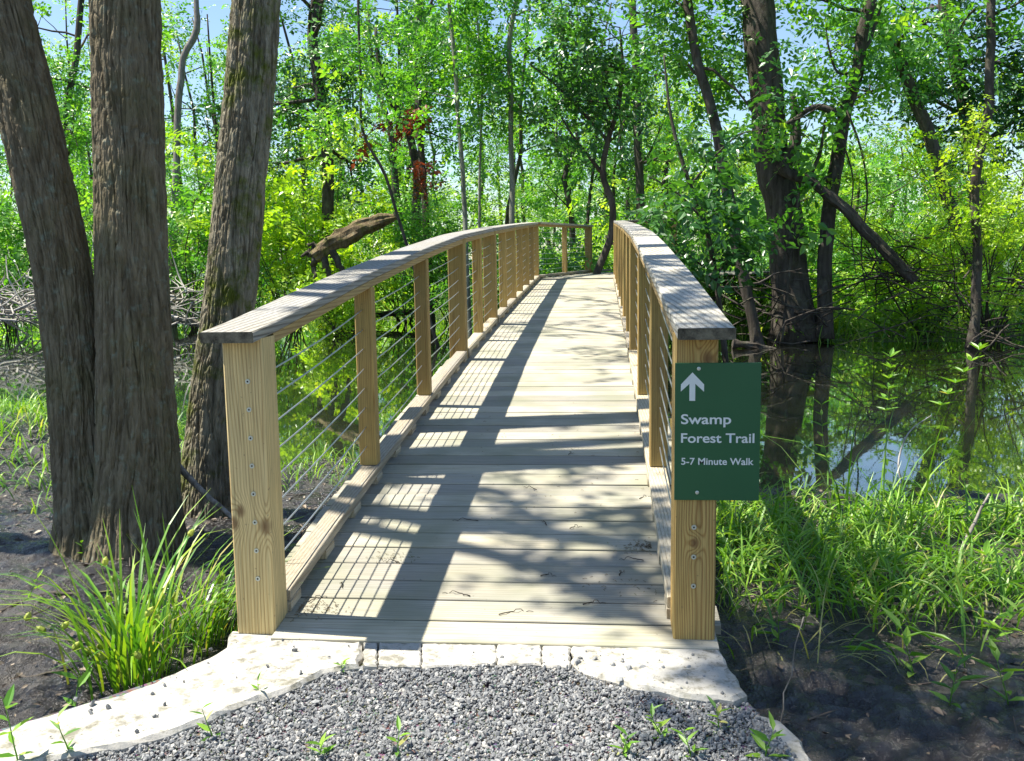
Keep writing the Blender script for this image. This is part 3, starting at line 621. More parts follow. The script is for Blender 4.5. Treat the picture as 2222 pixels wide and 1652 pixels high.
_, CC = bark_trunk('t', [(452, 1095, 119), (459, 950, 106), (477, 800, 104), (503, 600, 104), (522, 400, 104), (541, 200, 103), (556, 0, 99)], 5.85, 'bark_moss', lean3, 51)
# crowns far above the frame, whose shade falls on the deck, the mud and the right bank
def high_crown(parent, C, targets, seed, per=70, csize=.8, lsize=.14):
    r = np.random.default_rng(seed); tb = MB(); cb = MB(); cl = []
    for tgt in targets:
        tgt = np.array(tgt, float); i = int(np.argmin(abs(C[:, 2]-(tgt[2]-1.6)))); p = C[i, :3]
        L_ = np.linalg.norm(tgt-p); mid = (p+tgt)/2+(0, 0, .25*L_*.5); P = smooth_path([p, mid, tgt], 12); P[1:-1] += r.normal(0, .06, (10, 3)); tube(tb, P, max(.03, min(.11, L_*.02))*np.linspace(1, .2, 12), 8)
        for k in range(4): cl.append(tgt+r.normal(0, .55, 3)*(1, 1, .5))
        for k in (6, 8, 10): Q = limb(tb, P[k], r.normal(0, 1, 3), .9, .015, r, n=4, seg=5); cl.append(Q[-1])
    tb.build('limbs', M['bark'], parent, smooth=True); leaves(cb, np.array(cl), csize*r.uniform(.5, 1.1, len(cl))[:, None]*np.array([1, 1, .6]), per, lsize, r); cb.build('crown', M['leaf_mid'], parent)
def over(x, y, z, h):      # the point at height h whose shadow falls on (x, y, z)
    k = (h-z)/SUN[2]; return np.array([x, y, z])+SUN*k
high_crown(twin, CB, [over(1.75, .15, -.2, 8.5), over(2.5, .45, -.2, 9.5), over(1.45, .5, -.2, 8), over(2.0, -.6, -.2, 9), over(3.1, -.2, -.2, 10)], 61, per=48, csize=.7)
high_crown(lean3, CC, [over(.6, 6.0, .5, 9.5), over(-.3, 7.3, .55, 10), over(.5, 8.3, .6, 9), over(.9, 9.8, .65, 10), over(-.2, 11, .7, 10.5), over(.4, 12.6, .8, 11), over(.5, 5., .5, 8.5)], 62, per=34, csize=.9, lsize=.12)

def shade_tree():
    b = np.array([-3.75, 1.7, -.25]); st1 = [over(-.62, 1.16, .13, 6.5), over(-.1, 1.02, .10, 7.6), over(.6, .78, .08, 9.), over(1.6, .4, -.3, 11.5)]
    st2 = [over(-.55, .92, .06, 6.3), over(.15, .60, .05, 7.6), over(.55, .18, .03, 8.6), over(1.2, -.35, -.2, 10.2)]; st3 = [over(-.1, .93, .1, 7.5), over(.5, 1.16, .1, 8.4), over(1.1, 1.3, -.2, 9.6)]
    fork = np.array([-3.72, 1.55, 4.6])
    tree('forked_tree', [b, (-3.8, 1.75, 2.), fork, *st1], [.2/.89, .18/.89, .17/.89, .10, .09, .08, .04], 'forked tree left of the picture whose stems shade the near deck', seed=131, bark='bark', limbs=[([fork, *st2], .085, 1), ([st1[0], *st3], .05, 1)], extra=[over(.45, 1.75, .15, 8.5), over(.1, 2.0, .2, 8.2), over(.62, .75, .1, 8.8), over(.5, 2.6, .2, 9.2)], csize=.32, per=40, lsize=.12)
shade_tree()
# --- trees across the water -----------------------------------------------------------------------
T = tree
T('slim_tree', pix([(1642, 745), (1600, 540), (1570, 380), (1545, 240), (1510, 120), (1490, 0), (1475, -120), (1470, -300)], 20), [.13, .125, .12, .11, .1, .1, .08, .04], 'slender dark leaning tree left of the thick trunk across the water', seed=101, nl=9, lz=(4, 9), llen=(1.2, 2.4), per=42, lsize=.14, extra=[at(u_, v_, 18) for u_, v_ in [(1539, 5), (1471, 116), (1546, 75), (1387, 59), (1443, 106), (1393, -20), (1408, 35), (1500, 3), (1477, 79), (1406, 86), (1443, -57), (1435, 44), (1451, -14), (1479, -20), (1398, -25), (1538, 98)]]+[at(u_, v_, 19) for u_, v_ in [(1582, 196), (1549, 93), (1455, 85), (1449, 86), (1571, 46), (1580, 77), (1580, 145), (1585, 6), (1512, 239), (1584, 59), (1407, 86), (1525, 227), (1574, 155), (1527, 43), (1575, 130), (1556, 80), (1574, 167), (1478, 38), (1538, 187), (1569, 17), (1454, 161), (1486, 35)]])
T('thick_tree', pix([(1732, 742), (1722, 640), (1700, 500), (1672, 300), (1640, 0), (1620, -200), (1600, -450), (1590, -800)], 21), [.44, .42, .39, .37, .36, .33, .26, .1], 'thickest dark trunk standing at the far waterline right of the bridge', seed=102, nl=10, lz=(7.5, 13), llen=(2, 3.6), per=48, seg=24, limbs=[(pix([(1690, 380), (1720, 330), (1727, 270), (1720, 200)], 20.6), .16, 0)], extra=[at(u_, v_, 19) for u_, v_ in [(1580, -3), (1546, 104), (1621, 42), (1559, -57), (1537, -75), (1622, 60), (1594, 115), (1535, -24), (1653, 57), (1612, -10), (1719, -36), (1547, -13), (1574, -74), (1684, -14), (1589, -31), (1562, -1)]]+[at(u_, v_, 19.6) for u_, v_ in [(1699, 242), (1574, 228), (1521, 4), (1651, 78), (1608, 97), (1635, 91), (1533, 185), (1549, 68), (1613, 3), (1556, 158), (1616, 230), (1506, 27), (1521, 181), (1627, 107), (1505, 131), (1660, 187), (1610, 91), (1697, 14), (1552, 200), (1509, 150), (1594, 168), (1544, 158), (1555, 248), (1688, 92)]])
T('forked_tree', pix([(1788, 735), (1795, 542), (1806, 415), (1820, 307), (1835, 231), (1858, 155), (1871, 90), (1891, 0), (1905, -120), (1915, -350)], 20.6), [.17, .16, .155, .15, .14, .14, .135, .13, .11, .05], 'dark trunk leaning right just behind the thickest trunk', seed=103, nl=9, lz=(5, 10), llen=(1.4, 2.8), per=40, lsize=.15, limbs=[(pix([(1815, 245), (1770, 232), (1720, 262), (1660, 290)], 20), .07, 1), (pix([(1815, 400), (1775, 385), (1762, 390), (1780, 330), (1790, 260)], 20.5), .06, 0), (pix([(1838, 240), (1870, 330), (1882, 430), (1868, 540), (1880, 640)], 20.3), .025, 0), (pix([(1826, 300), (1850, 380), (1846, 480), (1858, 600)], 20.3), .02, 0), (pix([(1858, 155), (1822, 160), (1800, 110), (1790, 30)], 20.4), .03, 0)], extra=[at(u_, v_, 18.2) for u_, v_ in [(1750, 218), (1723, 129), (1924, 182), (1850, 237), (1706, -54), (1922, 180), (1756, 222), (1749, 38), (1873, 180), (1828, 221), (1811, 143), (1853, 17), (1749, 17), (1912, 207), (1789, -53), (1861, -28), (1730, -39), (1767, -45), (1900, 77), (1811, 138), (1872, 158), (1791, 235), (1803, 8), (1914, 127), (1714, -42), (1724, 193), (1745, 72), (1862, 163), (1889, 94), (1797, 199), (1903, 137), (1836, 119), (1826, 239), (1794, 239), (1749, 112), (1864, -46), (1909, 83), (1845, 23)]])
T('leaning_tree', pix([(2045, 380), (2011, 274), (1972, 188), (1943, 108), (1903, 36), (1880, -20), (1850, -150)], 26), [.18, .18, .17, .165, .16, .15, .08], 'dark tree leaning left behind the yellow green shrubs on the right', seed=104, nl=8, lz=(5.5, 9.5), llen=(1.5, 3), per=50, extra=[at(u_, v_, 22) for u_, v_ in [(1986, -40), (1964, 6), (1849, -60), (1877, 109), (1990, 60), (1935, 21), (1845, 9), (1965, -10), (1945, 77), (1978, 114), (1864, -11), (1984, 81), (2019, 126), (1907, 109), (1996, 115), (1862, 48)]]+[at(u_, v_, 23) for u_, v_ in [(1885, 124), (1856, 228), (1897, 61), (2016, 176), (1870, 118), (1918, 25), (1931, 91), (1991, 220), (1862, 10), (2000, 135), (1929, 215), (1898, 92), (1878, 31), (2028, 167), (2006, 171), (1916, 94), (1950, 159), (2016, 72), (1921, 138), (2020, 94), (1960, 25), (1937, 16), (1957, 128), (1979, 145), (1982, 209), (1951, 94)]])
T('dark_tree', pix([(2135, 450), (2116, 336), (2106, 289), (2087, 199), (2066, 108), (2051, 0), (2040, -150), (2030, -400)], 28), [.23, .22, .21, .2, .2, .19, .15, .08], 'dark leafy tree second from the right edge of the photo', leaf='leaf_dark', seed=105, nl=16, lz=(3.5, 11), llen=(1.6, 3.4), per=68, lsize=.16, extra=[at(u_, v_, 24) for u_, v_ in [(2058, -28), (2120, 0), (2243, 170), (2231, 134), (2097, -12), (2239, -46), (2189, 161), (1991, 168), (2126, 57), (2042, 102), (2005, -49), (2003, 217), (1994, 135), (2100, 156), (2004, 210), (2103, 164), (2243, 223), (2109, 116), (2108, 52), (2225, 88), (2001, 153), (2041, 35), (2141, 1), (2160, 196), (2206, 199), (2087, 95), (2135, 195), (2248, 141), (2007, 185), (2114, 146), (2202, 28), (2177, 220), (2181, -16), (2214, 200)]]+[at(u_, v_, 24) for u_, v_ in [(2044, 187), (2174, 242), (2104, 202), (2070, 282), (2203, 286), (2222, 126), (2218, 215), (2080, 281), (1961, 83), (2149, 229), (2179, 97), (2034, 283), (2078, 139), (1981, 191), (2168, 237), (2186, 88), (2128, 218), (2214, 257), (2019, 246), (2148, 85), (2039, 269), (2005, 111), (1970, 196), (2042, 221), (2135, 182), (2208, 118)]])
T('thin_tree', pix([(2105, 758), (2116, 650), (2123, 542), (2116, 470), (2123, 361), (2142, 253), (2147, 144), (2154, 0), (2160, -150), (2170, -350)], 19), [.10, .098, .096, .095, .095, .09, .09, .085, .07, .03], 'thin grey trunk standing in the water near the right edge of the photo', seed=106, nl=8, lz=(5, 9), llen=(1.2, 2.4), per=45, extra=[at(u_, v_, 17) for u_, v_ in [(2054, -37), (2061, 32), (2083, 128), (2247, 111), (2118, 4), (2195, -6), (2195, -51), (2188, 114), (2080, 50), (2203, 40), (2245, 125), (2170, 35), (2179, 53), (2168, 8)]])
T('tall_tree', pix([(712, 470), (708, 343), (704, 253), (693, 181), (679, 90), (682, 0), (684, -150), (690, -420)], 27), [.18, .175, .17, .165, .16, .16, .14, .06], 'tall dark trunk behind the mossy leaning tree, left of the bridge', leaf='leaf_dark', seed=107, nl=16, lz=(3.5, 11.5), llen=(1.5, 3), per=60, extra=[at(u_, v_, 24) for u_, v_ in [(682, 17), (701, 273), (612, -23), (737, -12), (693, 238), (614, 199), (654, -41), (622, 162), (707, -25), (661, -14), (741, 157), (615, 229), (631, 54), (761, 261), (749, -29), (747, 239), (701, -35), (656, -37), (742, 8), (674, 154), (636, 216), (630, 232), (678, 226), (774, 32), (626, 237), (746, 267), (648, 130), (624, 220), (782, -28), (744, -30), (758, 45), (727, 288), (736, 158), (798, 100), (719, 239), (716, 125), (676, 67), (646, 297), (799, 64), (620, 234)]])
T('crooked_snag', pix([(384, 330), (388, 217), (392, 180), (397, 126), (424, 72), (426, 0), (430, -160)], 30), [.11, .11, .11, .1, .11, .08, .05], 'crooked pale dead trunk seen between the two left foreground trees', 'dead tree', bark='stick', seed=108)
T('forked_sapling', pix([(926, 520), (922, 440), (914, 325), (907, 217), (904, 108), (911, 0), (915, -150), (918, -350)], 28), [.11, .105, .1, .095, .09, .09, .08, .03], 'dark straight sapling with a forked top left of the bridge rail', seed=109, nl=8, lz=(5, 10), llen=(1.2, 2.4), per=60, limbs=[(pix([(906, 150), (920, 90), (934, 30), (940, -60)], 28), .06, 1)], extra=[at(u_, v_, 26) for u_, v_ in [(966, -44), (929, 187), (967, -53), (872, 176), (1028, 191), (1030, 82), (987, 22), (828, 190), (903, -22), (883, 124), (831, 155), (1040, 11), (974, 121), (917, 155), (892, 74), (936, 29), (995, 95), (989, 125), (854, 173), (1016, 62), (932, 132), (831, -58), (880, 8), (869, 95), (957, 127), (1017, 62), (900, 170), (931, 180), (836, 106), (1036, 196), (860, 54), (925, 62), (829, -44), (947, 94)]]+[at(u_, v_, 27) for u_, v_ in [(923, 255), (1041, 179), (885, 394), (841, 407), (907, 369), (944, 359), (923, 164), (933, 223), (886, 260), (1067, 349), (1006, 274), (835, 165), (970, 213), (1080, 172), (823, 387), (980, 313), (1036, 371), (922, 178), (948, 251), (1016, 369), (899, 180), (870, 188), (884, 172), (844, 358), (931, 339), (866, 317), (873, 358), (843, 365), (1054, 188), (840, 330), (869, 272), (861, 218), (961, 328), (1043, 327)]])
T('pale_sapling', pix([(1009, 500), (1005, 397), (997, 289), (990, 188), (983, 90), (975, 0), (970, -120)], 24), [.065, .06, .055, .055, .05, .05, .03], 'pale green slender sapling behind the left end of the bridge rail', bark='bark_pale', seed=110, nl=7, lz=(4.5, 8), llen=(.9, 1.8), per=60)
T('pale_sapling', pix([(1112, 520), (1111, 397), (1108, 289), (1109, 180), (1106, 72), (1120, 0), (1128, -150)], 24), [.075, .07, .065, .065, .06, .06, .03], 'pale trunk with a kinked top above the middle of the bridge', bark='bark_pale', seed=111, nl=7, lz=(4.5, 8), llen=(.9, 1.8), per=70, extra=[at(u_, v_, 24) for u_, v_ in [(1135, 161), (1163, 159), (1219, 59), (1135, 70), (1170, -12), (1067, 145), (1151, 61), (1181, 97), (1067, -36), (1134, 17), (1056, -37), (1157, 147), (1197, 102), (1030, 92), (1121, 55), (1187, 129), (1177, 106), (1060, 99), (1023, 152), (1155, -44), (1035, -51), (1068, 165), (1081, 93), (1027, 139)]])
T('thin_sapling', pix([(1040, 480), (1041, 397), (1044, 307), (1046, 217), (1044, 126), (1035, 40), (1030, -100)], 25), [.035, .035, .032, .03, .03, .03, .02], 'thinnest pale sapling between the two pale trunks above the bridge', bark='bark_pale', seed=112, nl=6, lz=(4.5, 8), llen=(.8, 1.5), per=55)
T('sapling', pix([(1290, 612), (1330, 491), (1330, 444), (1308, 379), (1319, 307), (1341, 231), (1350, 150), (1345, 60)], 22.5), [.09, .085, .08, .075, .065, .055, .04, .02], 'dark leafy maple sapling leaning over the far end of the bridge', leaf='leaf_dark', seed=113, nl=10, lz=(3.6, 6.3), llen=(1., 2.2), per=40, csize=.95, lsize=.15, limbs=[(pix([(1308, 379), (1270, 330), (1250, 305), (1215, 250)], 22.5), .045, 1), (pix([(1319, 307), (1260, 240), (1200, 180), (1150, 140)], 22.8), .04, 1), (pix([(1335, 260), (1300, 180), (1270, 110)], 22.8), .035, 1)])
T('broken_tree', pix([(905, 470), (900, 343), (875, 260), (842, 209), (825, 150), (815, 60)], 29), [.14, .13, .12, .11, .09, .05], 'slanting dark trunk beside the red brown dead leaves', seed=114, nl=4, lz=(4, 8), llen=(1, 2), per=80)
T('thin_sapling', pix([(860, 460), (835, 379), (788, 289), (784, 180), (777, 0), (775, -150)], 21), [.035, .035, .03, .03, .03, .02], 'thin curved sapling rising left of the red brown dead leaves', seed=115, nl=6, lz=(4, 7.5), llen=(.9, 1.7), per=60)
T('back_tree', pix([(120, 480), (135, 300), (165, 120), (180, -50), (185, -300)], 33), [.13, .12, .11, .1, .05], 'slim background tree between the two stems of the left tree', seed=116, nl=10, lz=(4, 11), llen=(1.5, 3), per=60, extra=[at(u_, v_, 28) for u_, v_ in [(98, 129), (136, 4), (89, -38), (61, 10), (103, 199), (93, 145), (204, -45), (157, 189), (156, 139), (166, 233), (89, 146), (62, 188), (99, -50), (219, 76), (173, 148), (161, 134), (225, -2), (209, 72), (64, -28), (138, 257), (136, -5), (209, -31), (126, 60), (216, -16), (167, 204), (93, 237), (76, 250), (56, 216), (49, 190), (219, 39)]]+[at(u_, v_, 29) for u_, v_ in [(116, -13), (74, 136), (182, 222), (30, 110), (28, 136), (164, 197), (44, 281), (51, 274), (195, 80), (151, 299), (100, 72), (160, 163), (151, 220), (154, 33), (182, 327), (45, 287), (169, 162), (126, 160), (68, 326), (61, 296), (137, 17), (38, 186), (164, 15), (151, 305), (52, 0), (158, 68), (39, 277), (76, 197), (163, 208), (131, 232)]])
T('back_tree', pix([(1395, 520), (1385, 330), (1380, 150), (1370, -60), (1368, -300)], 34), [.16, .15, .14, .12, .05], 'slim dark tree behind the bridge end, left of the slender leaning tree', seed=117, nl=12, lz=(3.5, 11), llen=(1.5, 3), per=60, extra=[at(u_, v_, 27) for u_, v_ in [(1417, 151), (1316, 30), (1275, -37), (1353, 217), (1417, 1), (1351, 243), (1200, 154), (1266, 191), (1396, 40), (1266, 81), (1206, 16), (1247, 219), (1212, 156), (1232, 109), (1284, 74), (1395, 4), (1316, 67), (1383, 103), (1354, -18), (1282, -38), (1390, -12), (1373, 211), (1251, -28), (1301, 177), (1237, -39), (1242, 256), (1281, 63), (1349, -36), (1222, 28), (1456, -32), (1436, 3), (1473, 214), (1455, 61), (1395, -5), (1383, 58), (1227, 256), (1254, 48), (1201, -13), (1318, 244), (1256, 97), (1474, -23), (1242, 166), (1301, 42), (1438, -18), (1367, 227), (1469, 4)]])

# --- low maple boughs hanging beside the right rail ------------------------------------------------
def sapling(name, base, stems, label, cat, seed, leaf, per, csize, lsize, group=None, bark='bark_far', simple=True, spread=1., htop=2.5, flat=.7, up=.7, rad=.02, nl=5):
    """several thin stems from one foot with leaf clumps"""
    r = np.random.default_rng(seed); base = np.asarray(base, float); root = empty(name, tuple(base), label, cat, group); tb = MB(); cb = MB(); cl = []
    for k in range(stems):
        a = r.uniform(0, 2*np.pi); d = nrm(np.array([math.cos(a)*spread*r.uniform(.2, .8), math.sin(a)*spread*r.uniform(.2, .8), 1.])); h = htop*r.uniform(.6, 1.1)
        P = limb(tb, base+r.normal(0, .08, 3)*(1, 1, 0)-(0, 0, .1), d, h, rad*r.uniform(.7, 1.2), r, n=8, wig=.13, droop=.02)
        cl += [P[-1], P[-2]]
        for q in range(nl):
            i = r.integers(2, 8); Q = limb(tb, P[i], nrm(P[i]-P[i-1])*.4+r.normal(0, .6, 3)*(1, 1, .5), h*r.uniform(.2, .42), rad*.4, r, n=4, seg=5); cl += [Q[-1], Q[-2]]
    tb.build('stems', M[bark], root, smooth=True); cl = np.array(cl)
    leaves(cb, cl, csize*r.uniform(.6, 1.2, len(cl))[:, None]*np.array([1, 1, flat]), per, lsize, r, simple=simple, up=up); cb.build('foliage', M[leaf], root); return root
def gnd(u, v, d):      # foot of a plant seen at depth d below pixel u
    p = at(u, v, d*.89); p[2] = max(float(height(p[0], p[1])), WATER-.05); return p
# right: leafy branches in front of the trunks
T('maple_sapling', [*pix([(1570, 752), (1552, 600), (1528, 480), (1490, 380), (1455, 250), (1440, 120)], 15.5)], [.05, .045, .04, .035, .025, .012], 'broad leaved maple sapling growing close to the right bridge rail', leaf='leaf_maple', seed=201, per=34, csize=.46, lsize=.135, simple=False, nl=0, limbs=[(pix([(1520, 470), (1470, 420), (1430, 395), (1400, 380)], 15.3), .02, .5), (pix([(1545, 590), (1500, 560), (1460, 520)], 15.3), .02, .5), (pix([(1500, 400), (1560, 330), (1610, 290), (1660, 280)], 15.6), .02, .5), (pix([(1548, 600), (1590, 560), (1620, 530)], 15.6), .02, .4), (pix([(1530, 500), (1500, 470), (1440, 460)], 15.0), .02, .4)], extra=[at(u_, v_, 13.4) for u_, v_ in ((1445, 500), (1465, 525), (1440, 540), (1480, 560), (1425, 470), (1500, 600))])
T('maple_sapling', [*pix([(1695, 750), (1712, 600), (1728, 470), (1735, 380), (1720, 290)], 20.2)], [.03, .028, .025, .02, .012], 'sparse bright maple seedling in front of the thickest trunk', leaf='leaf_mid', seed=202, per=6, csize=.28, lsize=.19, simple=False, limbs=[(pix([(1712, 560), (1690, 500), (1680, 470)], 20.2), .012, .3), (pix([(1728, 470), (1700, 420), (1690, 400)], 20.2), .012, .3), (pix([(1735, 400), (1690, 330), (1650, 290)], 20.2), .012, .4), (pix([(1735, 400), (1800, 300), (1850, 260)], 20.2), .012, .4)])
SH = [  # label, u, foot v, depth, stems, height, leaf, per, csize, lsize, spread, kind
 ('sunny yellow green shrub left of the mossy fallen trunk', 640, 640, 27, 12, 5.0, 'leaf_yellow', 33, .55, .17, .8, 'shrub'),
  ('small yellow leaved bush in front of the mossy fallen trunk', 735, 655, 24.3, 7, 1.5, 'leaf_yellow', 30, .4, .12, 1., 'shrub'),
 ('low yellow leaved bush under the mossy fallen trunk', 760, 650, 26.5, 8, 2.4, 'leaf_yellow', 28, .45, .15, 1., 'shrub'),
 ('bright green bush filling the gap between the twin trunk tree and the mossy tree', 420, 630, 28, 12, 5.0, 'leaf_mid', 32, .6, .14, .9, 'shrub'),
 ('green bush seen between the two stems of the left tree', 160, 640, 29, 12, 5.2, 'leaf_mid', 32, .6, .14, .9, 'shrub'),
 ('dim bush at the left edge of the photo', 15, 640, 28, 10, 4.0, 'leaf_mid', 32, .6, .14, .9, 'shrub'),
 ('largest lemon green shrub at the right edge across the water', 2140, 720, 20.5, 18, 4.4, 'leaf_yellow', 50, .42, .085, .8, 'shrub'),
 ('lemon green shrub left of the thin grey trunk in the water', 2015, 690, 21.5, 14, 3.2, 'leaf_yellow', 47, .4, .085, .9, 'shrub'),
 ('pale green bush behind the fallen limb', 1900, 640, 27, 10, 2.6, 'leaf_far', 32, .6, .12, .9, 'shrub'),
 ('green bush behind the forked leaning trunk', 1790, 640, 26, 8, 2.3, 'leaf_far', 32, .5, .12, .9, 'shrub'),
 ('green bush between the slender tree and the thickest trunk', 1640, 660, 24.5, 10, 3.4, 'leaf_mid', 32, .5, .12, .9, 'shrub'),
 ('low yellowish bush behind the right bridge rail', 1500, 640, 23.5, 9, 2.4, 'leaf_far', 32, .5, .12, 1., 'shrub'),
 ('low bush with yellow tips behind the turned end of the rail', 1085, 590, 25, 9, 2.4, 'leaf_far', 32, .5, .10, 1., 'shrub'),
 ('green bush seen through the gap at the far end of the bridge', 1220, 600, 25, 10, 2.2, 'leaf_mid', 32, .5, .12, 1., 'shrub'),
 ('shady bush behind the mossy fallen trunk, left of the bridge rail', 880, 620, 29, 12, 4.2, 'leaf_mid', 33, .6, .12, .9, 'shrub'),
 ('tangled green bush left of the two pale trunks', 985, 600, 28, 11, 3.6, 'leaf_mid', 32, .55, .12, .9, 'shrub'),
 ('mid green bush behind the mossy leaning tree', 560, 630, 30, 12, 4.6, 'leaf_mid', 32, .6, .13, .9, 'shrub'),
]
for k, (lab, u, v, d, st, h, lf, per, cs, ls, sp, nm) in enumerate(SH):
    sapling(nm, gnd(u, v, d), st, lab, 'shrub', 300+k, lf, per, cs, ls, spread=sp, htop=h)
# red-brown dead leaves
r = np.random.default_rng(77); root = empty('dead_branch', tuple(at(855, 270, 27)), 'broken branch with hanging red brown dead leaves above the left bridge rail', 'branch'); tb = MB(); cb = MB(); cl = []
for pts in ([(905, 330), (880, 290), (850, 265), (815, 280), (790, 300)], [(880, 290), (890, 262), (915, 262)], [(905, 330), (925, 380), (915, 420)]):
    P = smooth_path(pix(pts, 26.5), 10); tube(tb, P, np.linspace(.03, .008, 10), 6); cl += list(P[3:]+r.normal(0, .1, (7, 3)))
tb.build('stem', M['bark_far'], root); leaves(cb, np.array(cl), .28, 16, .17, r, up=.1); cb.build('foliage', M['leaf_red'], root)

# --- distant woodland: one mass ---------------------------------------------------------------------
r = np.random.default_rng(99); tb = MB(); mbs = MB(); cl = []; cs = []
def wedge(n, y0, y1, a0=-.72, a1=.55):
    y = r.uniform(y0**.5, y1**.5, n)**2; return np.stack([CAM[0]+(y-CAM[1])*r.uniform(a0, a1, n), y], -1)
sky_gaps = [(425, 170, 45, 120), (950, 230, 40, 190), (1180, 10, 90, 40), (640, 60, 30, 60), (1370, 30, 80, 50), (1600, 60, 30, 80), (1790, 80, 40, 60), (130, 40, 50, 60), (940, 340, 30, 60)]
def project(P):
    d = np.asarray(P)-CAM; z = d@cf; return 1111+FPX*(d@cr)/z, 826-FPX*(d@cu)/z
for (x, y) in np.concatenate([wedge(40, 28, 42), wedge(100, 42, 80)]):
    az_ = (x-CAM[0])/(y-CAM[1]); el = .285 if az_ < -.02 else (.105 if .1 < az_ < .36 else .2)
    H = min(r.uniform(9, 17), el*r.uniform(.8, 1.12)*(y-CAM[1])+1.2); z0 = float(height(x, y)); lean_ = r.normal(0, .08, 2)
    P = np.array([(x+lean_[0]*h, y+lean_[1]*h, z0-.2+h) for h in np.linspace(0, H, 8)]); P[1:] += r.normal(0, .12, (7, 3)); tube(tb, P, np.linspace(r.uniform(.08, .2), .03, 8), 7)
    for k in range(5): limb(tb, P[r.integers(2, 7)], (r.normal(), r.normal(), .5), r.uniform(1.2, 2.6), .035, r, n=5, seg=5, end=.3)
    for k in range(int(H*1.9)):
        h = r.uniform(2.2, H); q = np.array([x+lean_[0]*h, y+lean_[1]*h, z0+h])+r.normal(0, 1., 3)*(1.35, 1.35, .4); cl.append(q); cs.append(r.uniform(.65, 1.2)*(1 if y < 42 else 1.5))
far_ = wedge(650, 70, 115); hf = r.random(650)**1.3*np.where((far_[:, 0]-CAM[0])/(far_[:, 1]-CAM[1]) > .1, 5.5, 9)+.8; cl += list(np.concatenate([far_, (height(far_[:, 0], far_[:, 1])+hf)[:, None]], 1)); cs += list(r.uniform(1.3, 2.2, 650))
cl = np.array(cl); cs = np.array(cs); u_, v_ = project(cl); ok = np.ones(len(cl), bool)
for (gu, gv, ru, rv) in sky_gaps:
    ok &= (((u_-gu)/ru)**2+((v_-gv)/rv)**2 > 1) | (r.random(len(cl)) < .12)
ok &= (v_ > -60) | (r.random(len(cl)) < .22)
cl, cs = cl[ok], cs[ok]; gi = r.random(len(cl)) < 0; tid = (np.floor(cl[:, 0]/2.6)*7+np.floor(cl[:, 1]/9)*3).astype(int) % 5
wood_ = empty('distant_woodland', (0, 60, 0), 'sunlit green woodland far behind the swamp', 'woodland'); wood_['kind'] = 'stuff'
for q, mt in enumerate(('leaf_far', 'leaf_lime', 'leaf_mid', 'leaf_dark')):
    sel = np.isin(tid, [[0, 3], [1], [2], [4]][q]); mbs = MB(); leaves(mbs, cl[sel], cs[sel][:, None]*np.array([1, 1, .75]), 105, .18, r); mbs.build('foliage', M[mt], wood_)['kind'] = 'stuff'
tb.build('trunks', M['bark_far'], wood_, smooth=True)['kind'] = 'stuff'
# undergrowth on the far banks
mbs = MB(); P = np.concatenate([wedge(700, 16.5, 32), wedge(900, 32, 70)]); fe = far_edge(P[:, 0]); P = P[P[:, 1] > fe+.5]; fe = far_edge(P[:, 0])
hh = height(P[:, 0], P[:, 1]); tt = r.random(len(P)); up_ = np.clip((P[:, 1]-fe)*.16, .25, 3.)*tt**.8
keep = ~((P[:, 1] < 20.5) & (P[:, 0] > -1.5) & (P[:, 0] < 3.5)); P, hh, up_ = P[keep], hh[keep], up_[keep]
sel = vnoise(P[:, 0]*.35+90, P[:, 1]*.3+20, 55) > .52
C = np.concatenate([P, (hh+.15+up_*np.where(P[:, 1] > 32, np.where((P[:, 0]-CAM[0])/(P[:, 1]-CAM[1]) > .1, .75, 1.7), 1))[:, None]], 1); 
leaves(mbs, C[sel], np.array([[1., 1., .6]])*r.uniform(.45, .95, (sel.sum(), 1)), 110, .14, r); mb2 = MB(); leaves(mb2, C[~sel], np.array([[1., 1., .6]])*r.uniform(.45, .95, ((~sel).sum(), 1)), 110, .14, r)
tag(mb2.build('undergrowth', M['leaf_lime']), 'lime green undergrowth patches on the far banks', 'undergrowth', kind='stuff')
tag(mbs.build('undergrowth', M['leaf_far']), 'leafy green undergrowth covering the far banks', 'undergrowth', kind='stuff')

# --- grass ------------------------------------------------------------------------------------------
def blades(mb, B, length, width, r, th0=.15, th1=1.2, k=5, az=None, col=None):
    n = len(B); B = np.asarray(B, float); az = r.uniform(0, 2*np.pi, n) if az is None else az
    h = np.stack([np.cos(az), np.sin(az), 0*az], -1); s = np.stack([-np.sin(az), np.cos(az), 0*az], -1)
    t = np.linspace(0, 1, k+1); a0 = np.abs(r.normal(th0, th0*.5, n)); a1 = a0+np.abs(r.normal(th1, th1*.4, n)); L_ = length*r.uniform(.55, 1.2, n)
    ang = a0[:, None]+(a1-a0)[:, None]*t[None]**1.5; st = L_[:, None]/k
    dx = np.cumsum(np.sin(ang)*st, 1)-np.sin(ang[:, :1])*st; dz = np.cumsum(np.cos(ang)*st, 1)-np.cos(ang[:, :1])*st
    c = B[:, None]+h[:, None]*dx[..., None]+np.array([0, 0, 1.])*dz[..., None]
    wd = width*r.uniform(.7, 1.2, n)[:, None]*np.array([.55, .9, 1., .85, .6, .06])[None, :k+1]
    tw = s[:, None]*np.ones((1, k+1, 1)); V = np.stack([c+tw*wd[..., None]*.5, c-tw*wd[..., None]*.5], 2)
    i = np.arange(n)[:, None]*(2*(k+1)); j = np.arange(k)[None]*2; F = np.stack([i+j, i+j+1, i+j+3, i+j+2], -1).reshape(-1, 4)
    cc = r.random(n) if col is None else col; mb.add(V.reshape(-1, 3), F, np.repeat(cc, k)); return c
